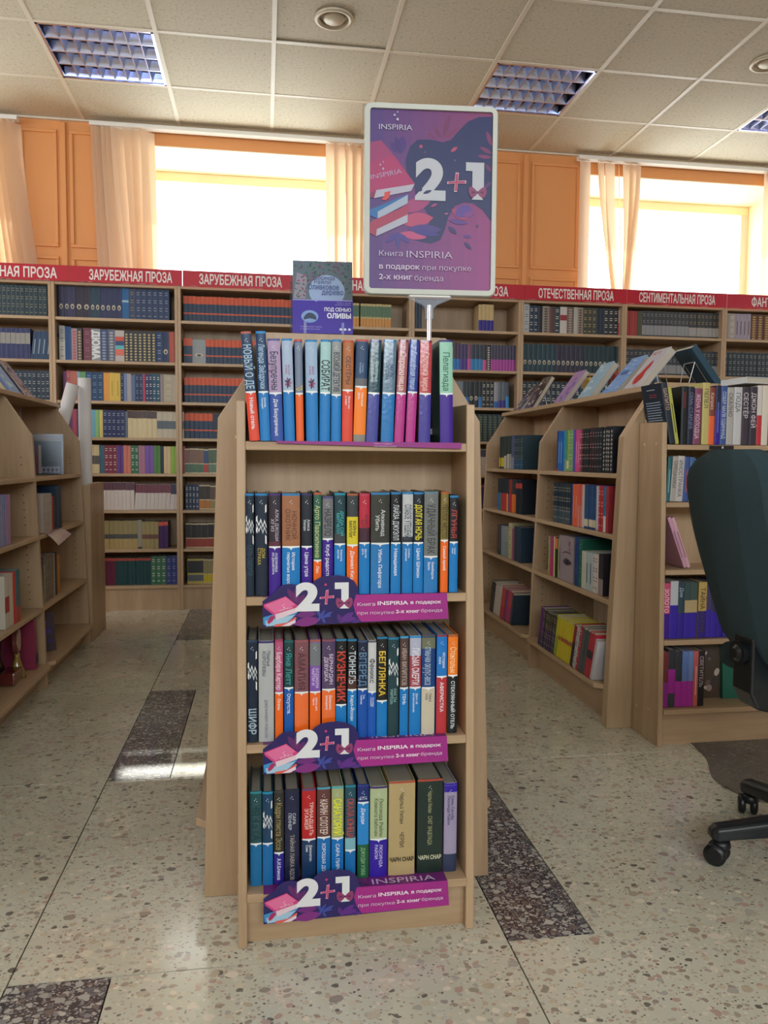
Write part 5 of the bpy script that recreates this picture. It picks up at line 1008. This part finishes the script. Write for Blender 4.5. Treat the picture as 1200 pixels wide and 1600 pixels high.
b = MB(); b.prism([(-.052, .003), (.052, .003), (.050, -.006), (.018, -.020), (.010, -.028), (.010, -.052), (-.010, -.052), (-.010, -.028), (-.018, -.020), (-.050, -.006)], -.006, .006, 'y', m='clear_plastic'); b.prism([(-.046, .001), (.046, .001), (.046, -.003), (-.046, -.003)], -.0065, -.004, 'y', m='white_plastic'); bevel(b.build('clamp', po), .001)
b = MB(); b.tube([(0, .0, -.02), (0, .0, -.298)], .0052, 12, m='steel'); b.build('pole', po)
b = MB(); b.box(-.02, .02, -.011, .011, -.312, -.298, m='grey_plastic'); bevel(b.build('foot', po), .002)

# shelf talkers
def talker(z, y, label, flap=.06, droop=0, yshelf=None):
    t = tag(empty('shelf_talker', (-.004, y, z)), label, 'sign', '2+1 promotional strips on the front stand')
    k = .000437; b = MB(); A = Art(b, 148, 652, k, -.0009)
    out = [(148, 652), (148, 530), (172, 512), (195, 498), (215, 474), (238, 456), (268, 450), (305, 455), (340, 462), (372, 458), (390, 436), (418, 421), (450, 415), (500, 413), (545, 422), (578, 444), (594, 474), (600, 508), (1026, 508), (1035, 633)]
    q = [A.P(p) for p in out]; b.prism([(x, zz) for x, zz in q], -.0007, .0, 'y', col='#241a5c')
    A.poly([(585, 508), (1026, 508), (1035, 633), (610, 638), (585, 600), (572, 555)], '#a12a86')
    A.poly([(900, 508), (1026, 508), (1035, 633), (940, 635)], '#9a2a84')
    for a_, c_, w_, cc in (((310, 545), (262, 472), 30, '#5c2464'), ((310, 545), (300, 470), 22, '#6c2a6c'), ((300, 560), (345, 500), 26, '#5c2464'), ((290, 640), (418, 622), 44, '#7c2c7c'), ((300, 600), (400, 592), 30, '#6c2a78'), ((402, 630), (440, 575), 14, '#3c4a9c'),
        ((420, 618), (475, 585), 16, '#3c4a9c'), ((415, 608), (402, 572), 14, '#3c4a9c'), ((430, 605), (470, 606), 12, '#3c4a9c'), ((425, 615), (440, 640), 12, '#3c4a9c'), ((505, 640), (575, 590), 30, '#5c2a84'), ((520, 630), (590, 618), 24, '#5c2a84'), ((515, 636), (498, 596), 22, '#542878'), ((395, 560), (420, 545), 8, '#8c3c84'), ((565, 640), (608, 628), 18, '#4c2880')): A.leaf(a_, c_, w_, cc)
    A.poly([(150, 605), (205, 590), (310, 585), (262, 640), (180, 648), (152, 640)], '#3c8cc4'); A.poly([(160, 622), (262, 602), (300, 596), (250, 640), (165, 648)], '#9cc0d8')
    A.poly([(152, 545), (255, 508), (318, 560), (300, 575), (212, 606), (156, 560)], '#c8407c'); A.poly([(158, 548), (255, 512), (300, 548), (205, 588)], '#d86c9c'); A.poly([(205, 592), (316, 560), (308, 584), (210, 618)], '#dcc4d0')
    for a_ in (150, 185, 220): A.leaf((205, 600), (205 + 38*math.cos(R(a_)), 600 + 38*math.sin(R(a_-60))), 14, '#a8285c')
    A.poly([(200, 650), (205, 640), (262, 632), (300, 606), (306, 612), (280, 648)], '#d85c54'); A.poly([(235, 649), (300, 618), (300, 634), (270, 648)], '#d8ccd8')
    A.text('INSPIRIA', 228, 580, 9, '#e8c8d8', 0, 62, rot=R(15)); A.stars(246, 556, .55, '#f0d8e4')
    A.text('2', 300, 571, 122, '#d9dce2', .06, 112); A.poly([(484, 447), (550, 447), (550, 540), (540, 560), (515, 560), (515, 478), (484, 478)], '#d9dce2'); A.poly([(508, 571), (530, 536), (552, 571)], '#d9dce2')
    A.plus(447, 516, 30, 6, '#c04070', '#d8a8c0'); A.bow(529, 545, 35); A.dot(441, 456, 6, '#c04070'); A.dot(452, 478, 3, '#7c3c84')
    A.text('Книга', 592, 561, 17, '#e0c8e0', 0, 84); A.text('INSPIRIA', 688, 558, 18, '#ecdcec', .022, 148); A.text('в подарок', 847, 556, 16, '#ecdcec', .02, 150)
    A.text('при покупке', 592, 602, 16, '#dcc0dc', 0, 176); A.text('2-х книг', 776, 599, 17, '#ecdcec', .02, 115); A.text('бренда', 898, 597, 16, '#dcc0dc', 0, 104)
    b.build('front_panel', t)
    b = MB(); zt = (652-508)*k; b.box(.0, .383, 0.0, flap, zt-.0008, zt, '#6c2470'); zz = zt + .0003
    V, F, W = text_geo('INSPIRIA', 0); kx = .134/W; b.mesh([(.225 + a*kx, .006 + d*.02, zz) for a, d in V], F, '#c8b0d0', 'print')
    for a in range(3): b.face([(.19+a*.07, .002, zz-.0001), (.22+a*.07, .004, zz-.0001), (.20+a*.07, .02, zz-.0001)], '#4c1c64')
    b.build('shelf_flap', t)
ks = (652-508)*.000437
talker(.7202 - ks + .001, 1.5835, '2+1 promotional strip hanging from the second shelf of the front stand')
talker(.4182 - ks + .001, 1.569, '2+1 promotional strip hanging from the third shelf of the front stand')
talker(.1152 - ks + .001, 1.545, '2+1 promotional strip hanging from the bottom shelf of the front stand')
t = tag(empty('shelf_talker', (.025, 1.600, 1.0362)), 'purple promotional strip lying flat along the top shelf of the front stand', 'sign', '2+1 promotional strips on the front stand')
b = MB(); b.box(0, .385, -.004, .06, .0, .0008, '#5c2474'); b.build('shelf_flap', t)
b = MB(); b.prism([(0, .0008), (0, -.004), (.385, -.012), (.385, .0008)], -.0050, -.0042, 'y', col='#8c2c80')
put_text(b, 'Книга в подарок', .20, -.0042, .0034, .17, -.0053, '#c0a0c8', .01); put_text(b, 'при покупке 2-х книг', .20, -.0095, .0034, .17, -.0053, '#c0a0c8', .01)
b.build('front_panel', t)

# ================================================================== DISPLAY EASELS AND FACE-OUT BOOKS
def easel(M, w, label, group='wire book easels', acrylic=False):
    t = tag(empty('book_easel'), label, 'book stand', group); t.matrix_world = M
    m_ = 'clear_plastic' if acrylic else 'steel'; r = .0019
    for sx in (-1, 1):
        x = sx*w/2; b = MB()
        b.tube([(x, -.030, .018), (x, -.030, .002), (x, .008, .002), (x, .055, .125), (x*.7, .060, .132)], r, 6, m=m_); b.build('rail', t)
        b = MB(); b.tube([(x*.7, .060, .132), (x*.9, .105, .002)], r, 6, m=m_); b.build('rear_leg', t)
    b = MB(); b.tube([(-w/2*.7, .060, .132), (w/2*.7, .060, .132)], r, 6, m=m_); b.tube([(-w/2, .008, .002), (w/2, .008, .002)], r, 6, m=m_); b.build('cross_bar', t)
# the purple-banded novel's clear stand
t = tag(empty('book_easel', (.136, 1.83, 1.282)), 'clear plastic stand under the purple-banded novel on the front stand', 'book stand')
for sx in (-1, 1):
    b = MB(); x = sx*.043; b.prism([(-.036, .0), (-.036, .030), (-.033, .030), (-.033, .003), (.03, .003), (.03, 0)], x-.003, x+.003, 'x', m='clear_plastic'); b.build('front_hook', t)
b = MB(); b.prism([(.036, .0), (.064, .16), (.067, .16), (.086, .0), (.083, 0), (.066, .14), (.040, .0)], -.074, .074, 'x', m='clear_plastic'); b.build('back_rest', t)
def fo_art(kind):
    def f(b, w, h):
        y = -.0005; rr = random.Random(len(kind)*7)
        if kind == 'redfig':
            flat(b, smooth_loop([(-.02, h*.12), (-.035, h*.3), (-.02, h*.42), (-.01, h*.62), (.006, h*.70), (.02, h*.55), (.015, h*.4), (.03, h*.25), (.01, h*.1)], 3), y, '#b01c2c')
            put_text(b, 'НЕ ТО', -w*.38, h*.86, .016, w*.7, y, '#b05058', .01)
        elif kind == 'sky':
            for k in range(26): flat(b, ell(rr.uniform(-w*.4, w*.4), rr.uniform(h*.06, h*.9), rr.uniform(.006, .02), rr.uniform(.002, .006), 8), y-k*.00002, rr.choice(('#5c94d4', '#a0c0e4', '#3c74bc')))
            put_text(b, 'НЕБО', -w*.35, h*.5, .02, w*.7, y*2.2, '#2c549c', .02)
        elif kind == 'lilac':
            for k in range(9): flat(b, ell(rr.uniform(-w*.3, w*.3), h*(.1+k*.08), .014, .009, 8, rr.random()), y-k*.00002, rr.choice(('#5c4c9c', '#8c5ca8', '#4c4484')))
        elif kind == 'dark':
            for k in range(30): flat(b, ell(rr.uniform(-w*.42, w*.42), rr.uniform(h*.05, h*.93), rr.uniform(.004, .02), rr.uniform(.003, .012), 7, rr.random()*3), y-k*.00002, rr.choice(('#6c5c5c', '#9c8c84', '#3c3c44', '#c4b8b0', '#5c3c38')))
        elif kind == 'teal':
            for k in range(8): flat(b, ell(rr.uniform(-w*.3, w*.3), rr.uniform(h*.1, h*.9), .02, .008, 8), y-k*.00002, '#a8c8d4')
        elif kind == 'text':
            put_text(b, 'ИМЕ', -w*.3, h*.1, .028, w*.6, y, '#c8ccd0', .03)
        elif kind == 'red': flat(b, [(-w*.4, h*.3), (w*.4, h*.3), (w*.4, h*.55), (-w*.4, h*.55)], y, '#c83430'); put_text(b, 'СКАЗКИ', -w*.35, h*.38, .015, w*.7, y*2, '#e8dccc', .02)
        elif kind == 'blurb':
            for k in range(13): b.face([(-w*.38+rr.random()*.006, y, h*(.12+k*.04)), (w*.34-rr.random()*.012, y, h*(.12+k*.04)), (w*.34-rr.random()*.012, y, h*(.128+k*.04)), (-w*.38, y, h*(.128+k*.04))], '#7c8c9c')
            b.face([(-w*.3, y, h*.88), (w*.1, y, h*.88), (w*.1, y, h*.89), (-w*.3, y, h*.89)], '#a0a8b0')
        elif kind == 'collage':
            for k, (u, c) in enumerate(((-.44, '#2c6c64'), (-.34, '#4c4478'), (-.26, '#8c3040'), (-.18, '#c0b8ac'))): b.face([(w*u, y-k*.0001, h*.02), (w*(u+.09), y-k*.0001, h*.02), (w*(u+.07), y-k*.0001, h*.86), (w*u, y-k*.0001, h*.88)], c)
            b.face([(-w*.1, y, h*.05), (w*.45, y, h*.05), (w*.46, y, h*.24), (-w*.1, y, h*.22)], '#b0a4b8')
            for k in range(4): flat(b, ell(w*(-.02+k*.13), h*.13, w*.045, h*.06, 8), y*1.6, '#243048')
            for k in range(6): b.face([(w*.05, y, h*(.4+k*.05)), (w*.34, y, h*(.4+k*.05)), (w*.34, y, h*(.407+k*.05)), (w*.05, y, h*(.407+k*.05))], '#5c7484')
    return f
def faced(x, yy, z, rz, tilt, w, h, th, col, art, label, group, ez=True, mat_='print', back=None, tip=0):
    M = Matrix.Translation((x, yy, z)) @ Matrix.Rotation(rz, 4, 'Z')
    B = M @ Matrix.Translation((0, 0, .006 + th*math.sin(tilt)*0 )) @ Matrix.Rotation(-tilt, 4, 'X') @ Matrix.Rotation(tip, 4, 'Y')
    slab_book(w, h, th, col, art, label, B, group, mat_=mat_, back=back)
    if ez:
        t = tag(empty('book_easel'), 'wire easel under the ' + label[:label.index(' leaning')] + ' on its shelving top', 'book stand', 'wire book easels'); t.matrix_world = M
        r = .0017; ct, st = math.cos(tilt), math.sin(tilt); L = h*.62; ay, az = (th+.004)*ct + L*st, .004 + L*ct - (th)*st*0
        for sx in (-1, 1):
            xx = sx*w*.28; q = MB(); q.tube([(xx, -.006, .02), (xx, -.006, .002), (xx, (th+.006)/max(ct, .3), .002), (xx, ay+.012, az)], r, 6, m='steel'); q.build('rail', t)
            q = MB(); q.tube([(xx, ay+.012, az), (xx*.8, ay+.035, .002)], r, 6, m='steel'); q.build('rear_leg', t)
        q = MB(); q.tube([(-w*.28, ay+.012, az), (w*.28, ay+.012, az)], r, 6, m='steel'); q.build('cross_bar', t)
TB = 1.2825; GF = 'face-out books on the right shelving top'
L1, L2 = RZ, LZ
faced(1.425, 2.90, TB, L1, R(40), .135, .205, .028, '#b4b6c0', fo_art('redfig'), 'white book with a red figure leaning face-out on the right shelving top', GF)
faced(1.425, 3.10, TB, L1, R(42), .135, .205, .026, '#6c9cd4', fo_art('sky'), 'sky-blue book leaning face-out on the right shelving top', GF)
faced(1.425, 3.36, TB, L1, R(36), .135, .195, .030, '#84aac0', fo_art('teal'), 'pale blue-grey book leaning face-out on the right shelving top', GF)
faced(1.425, 3.66, TB, L1, R(36), .135, .190, .024, '#9a7cae', fo_art('lilac'), 'lilac book with dark blots leaning face-out on the right shelving top', GF)
faced(1.425, 4.10, TB, L1, R(32), .14, .20, .022, '#4c4444', fo_art('dark'), 'shrink-wrapped dark book leaning face-out towards the far end of the right shelving', GF, mat_='gloss')
faced(1.425, 4.30, TB, L1, R(38), .12, .18, .018, '#5c5458', fo_art('dark'), 'shrink-wrapped grey book leaning at the very far end of the right shelving', GF, mat_='gloss')
faced(1.775, 2.88, TB, L2, R(38), .14, .21, .026, '#2c343c', fo_art('text'), 'dark book with white letters leaning on the rear of the right shelving', GF, back='#24485c')
faced(1.775, 3.30, TB, L2, R(34), .14, .205, .022, '#3c4c5c', fo_art('dark'), 'slate-grey book leaning on the rear edge of the right shelving', GF, back='#4c5c6c')
faced(1.775, 3.62, TB, L2, R(34), .14, .195, .020, '#a83c34', fo_art('red'), 'red and cream book leaning on the rear edge of the right shelving', GF, back='#8c3c34')
faced(1.775, 3.92, TB, L2, R(34), .13, .18, .018, '#b8a050', fo_art('red'), 'mustard yellow book leaning on the rear edge of the right shelving', GF, back='#b09448', tip=R(0))
GF2 = 'face-out books on the left shelving top'
faced(-1.112, 4.00, TB, L2, R(36), .14, .215, .022, '#a89498', fo_art('dark'), 'shrink-wrapped pinkish book leaning face-out on the left shelving top', GF2, mat_='gloss', back='#24303c')
faced(-1.112, 3.80, TB, L2, R(36), .14, .205, .020, '#7c98c4', fo_art('teal'), 'light blue book leaning face-out on the left shelving top', GF2, back='#5c6c94')
faced(-1.112, 3.58, TB, L2, R(36), .14, .19, .018, '#c8bc8c', None, 'cream yellow book leaning face-out on the left shelving top', GF2)
# cut-out book in an acrylic pocket, left shelving first shelf
Mh = Matrix.Translation((-1.070, 4.05, .9175)) @ Matrix.Rotation(R(8), 4, 'Z') @ Matrix.Rotation(R(-6), 4, 'X')
slab_book(.150, .165, .02, '#173444', fo_art('collage'), 'dark blue book in a clear pocket on the left shelving', Mh, 'books on the left shelving')
t = tag(empty('acrylic_pocket'), 'clear plastic pocket standing round the dark blue book on the left shelving', 'holder'); t.matrix_world = Mh
for nm, d in (('front_sheet', (-.086, .086, -.006, -.004, 0, .20)), ('back_sheet', (-.086, .086, .024, .026, 0, .20)), ('side_strip', (-.086, -.082, -.004, .024, 0, .20)), ('side_strip', (.082, .086, -.004, .024, 0, .20))): boxpart(nm, d, t, 'clear_plastic')
b = MB(); b.box(-.082, .082, .010, .012, .175, .195, '#9c949c'); b.build('header_card', t)
slab_book(.12, .18, .02, '#4c4450', fo_art('lilac'), 'dark book with purple pattern standing face-out on the left shelving bottom shelf', Matrix.Translation((-1.0, 3.70, .1115)) @ Matrix.Rotation(R(38), 4, 'Z') @ Matrix.Rotation(R(-8), 4, 'X'), 'books on the left shelving')
slab_book(.135, .20, .02, '#4a4038', fo_art('dark'), 'brown book standing face-out on the right end unit bottom shelf', Matrix.Translation((1.600, 2.60, .1325)) @ Matrix.Rotation(R(-4), 4, 'X'), 'books on the right end unit')
slab_book(.14, .20, .024, '#1f6a5c', None, 'teal green book leaning behind the chair on the right end unit bottom shelf', Matrix.Translation((1.735, 2.585, .1325)) @ Matrix.Rotation(R(-4), 4, 'X'), 'books on the right end unit')
# leaflet drooping over the second shelf of the left shelving
b = MB(); n = 6; V = []
for k in range(n+1):
    f = k/n; V += [(-.095*.0 + (-.99+.09*f) , 3.60, .668 - .10*max(0, f-.35)**1.4), (-.99+.085*f, 3.86, .668 - .06*max(0, f-.4)**1.4)]
b.mesh(V + [(x, y, z-.0012) for x, y, z in V], [(2*k, 2*k+1, 2*k+3, 2*k+2) for k in range(n)] + [(2*n+2+2*k, 2*n+4+2*k, 2*n+5+2*k, 2*n+3+2*k) for k in range(n)], '#b89c98', 'gloss', True)
rr = random.Random(5)
for k in range(8): x, yy = rr.uniform(-.93, -.915), rr.uniform(3.62, 3.82)
tag(b.build('leaflet'), 'pinkish leaflet drooping over the second shelf edge of the left shelving', 'leaflet')
# gift set with an oval medallion, bottom shelf of the left shelving
t = tag(empty('gift_set', (-.962, 3.245, .1115), (0, 0, LZ)), 'boxed gift set with red base and oval medallion on left bottom shelf', 'gift set')
b = MB(); b.box(-.09, .02, .0, .06, 0, .05, '#5c2420', 'gloss'); bevel(b.build('box', t), .006)
b = MB(); b.prism([(.03+.024*math.cos(a), .155+.055*math.sin(a)) for a in [2*math.pi*k/20 for k in range(20)]], .018, .034, 'y', col='#7c4038', m='gloss'); b.build('medallion', t)
b = MB(); b.prism([(.03+.017*math.cos(a), .155+.044*math.sin(a)) for a in [2*math.pi*k/20 for k in range(20)]], .013, .018, 'y', col='#a08068', m='gloss'); b.build('medallion_face', t)
b = MB(); b.lathe([(.001, 0), (.034, .0), (.030, .02), (.020, .05), (.010, .085), (.012, .10), (.001, .10)], 16, '#8c7430', 'gloss', .035, .026); b.build('pedestal', t)
b = MB(); b.box(-.10, -.004, .062, .075, 0, .19, '#101820', 'gloss'); b.build('backing', t)
# white book lying on the row of the end unit
slab_book(.20, .135, .022, '#c8ccd0', None, 'white book lying flat on top of the right end unit row', Matrix.Translation((1.775, 2.54, 1.2785+.022)) @ Matrix.Rotation(R(6), 4, 'Z') @ Matrix.Rotation(R(-90), 4, 'X'), 'books on the right end unit')
b = MB(); b.box(.0, .09, -.004, .0, -.016, -.002, m='black_plastic'); b.box(.044, .05, -.0055, -.004, -.012, -.005, '#c8c8c4'); o = b.build('label_holder', e2); o.location = (-.07, .0275, 1.060)
# stacking on the shelf: two books lying behind the spines
# ================================================================== OFFICE CHAIR
CX, CY = 1.407, 1.685
ch = tag(empty('office_chair', (CX, CY, 0)), 'dark teal fabric office chair seen from behind at the right edge', 'chair')
b = MB(); rings = []; NR = 22
for i in range(NR+1):
    f = i/NR; z = .525 + .505*f
    top = max(0, (f-.80)/.20); bot = max(0, (.12-f)/.12)
    hwid = .168 + .055*min(1, f/.62)**.9 - .0*f
    hwid *= math.sqrt(max(.0, 1-(top*.93)**2.3)) if top > 0 else 1
    hwid *= (1 - .35*bot**2)
    th = .050*(1-.55*top**2)*(1-.35*bot**2)
    xo = -.205 - math.tan(R(13))*(z-.525) - .012*math.sin(math.pi*f)
    ring = [(-th, -.30), (-th, .30), (-th*.72, .66), (-th*.05, .96), (th*.35, 1.0), (th*.85, .90), (th, .5), (th, -.5), (th*.85, -.90), (th*.35, -1.0), (-th*.05, -.96), (-th*.72, -.66)]
    rings.append([(xo + px, py*hwid, z) for px, py in ring])
V = [p for r_ in rings for p in r_]; n = 12
for k in range(n):      # each facet shades on its own, as the stitched panels do
    ka, kb = k, (k+1) % n; Vk = [p for r_ in rings for p in (r_[ka], r_[kb])]
    b.mesh(Vk, [(2*i, 2*i+2, 2*i+3, 2*i+1) for i in range(NR)], m='chair_fabric', smooth=True)
b.mesh(rings[0], [tuple(range(n))], m='chair_fabric'); b.mesh(rings[-1], [tuple(range(n))[::-1]], m='chair_fabric')
o = b.build('backrest', ch)
b = MB(); b.box(-.205, .25, -.225, .225, .455, .525, m='chair_fabric'); o = b.build('seat', ch); bevel(o, .03, 4)
for p in o.data.polygons: p.use_smooth = True
b = MB(); b.prism([(-.245, .60), (-.275, .585), (-.275, .455), (-.255, .415), (-.20, .40), (.08, .40), (.08, .43), (-.19, .435), (-.215, .455), (-.215, .58)], -.038, .038, 'y', m='black_plastic'); bevel(b.build('back_bracket', ch), .006, 2)
b = MB(); b.tube([(-.290, 0, .545), (-.262, 0, .545)], [.030, .026], 14, m='black_plastic'); b.tube([(-.297, 0, .545), (-.289, 0, .545)], [.012, .022], 10, m='black_plastic'); b.build('tilt_knob', ch)
b = MB(); b.tube([(0, 0, .09), (0, 0, .24)], .028, 16, m='black_plastic'); b.tube([(0, 0, .24), (0, 0, .42)], .014, 12, m='steel'); b.build('gas_column', ch)
b = MB(); b.lathe([(.001, .075), (.05, .075), (.055, .09), (.05, .135), (.03, .15), (.001, .15)], 20, m='black_plastic'); b.build('hub', ch)
for k in range(5):
    a = R(170.5 + 72*k); c_, s_ = math.cos(a), math.sin(a)
    b = MB(); V = []; sec = []
    for (r_, hw_, z0, z1) in ((.03, .030, .085, .135), (.15, .026, .078, .122), (.26, .023, .068, .104), (.300, .022, .062, .098), (.315, .014, .068, .088)):
        V += [(r_*c_ - u*hw_*s_, r_*s_ + u*hw_*c_, z) for u, z in ((-1, z0), (1, z0), (1, z1-.010), (.6, z1), (-.6, z1), (-1, z1-.010))]
    b.mesh(V, [(i*6+q, i*6+(q+1) % 6, (i+1)*6+(q+1) % 6, (i+1)*6+q) for i in range(4) for q in range(6)] + [tuple(range(24, 30))], m='black_plastic'); leg = bevel(b.build('star_leg', ch), .004, 2)
    b = MB(); px, py = .285*c_, .285*s_; ws = a + .9; wx, wy = math.cos(ws), math.sin(ws)
    for sd in (-1, 1):
        u = Vector((wx, wy, 0)); c0 = Vector((px + .010*c_, py + .010*s_, .027)); b.tube([c0 + u*sd*.006, c0 + u*sd*.010, c0 + u*sd*.022, c0 + u*sd*.026], [.020, .027, .027, .018], 18, m='black_plastic')
    b.build('caster_wheel', leg)
    b = MB(); b.lathe([(.001, .060), (.020, .060), (.024, .045), (.014, .034), (.001, .034)], 14, m='black_plastic', cx=px, cy=py); b.build('caster_hood', leg)
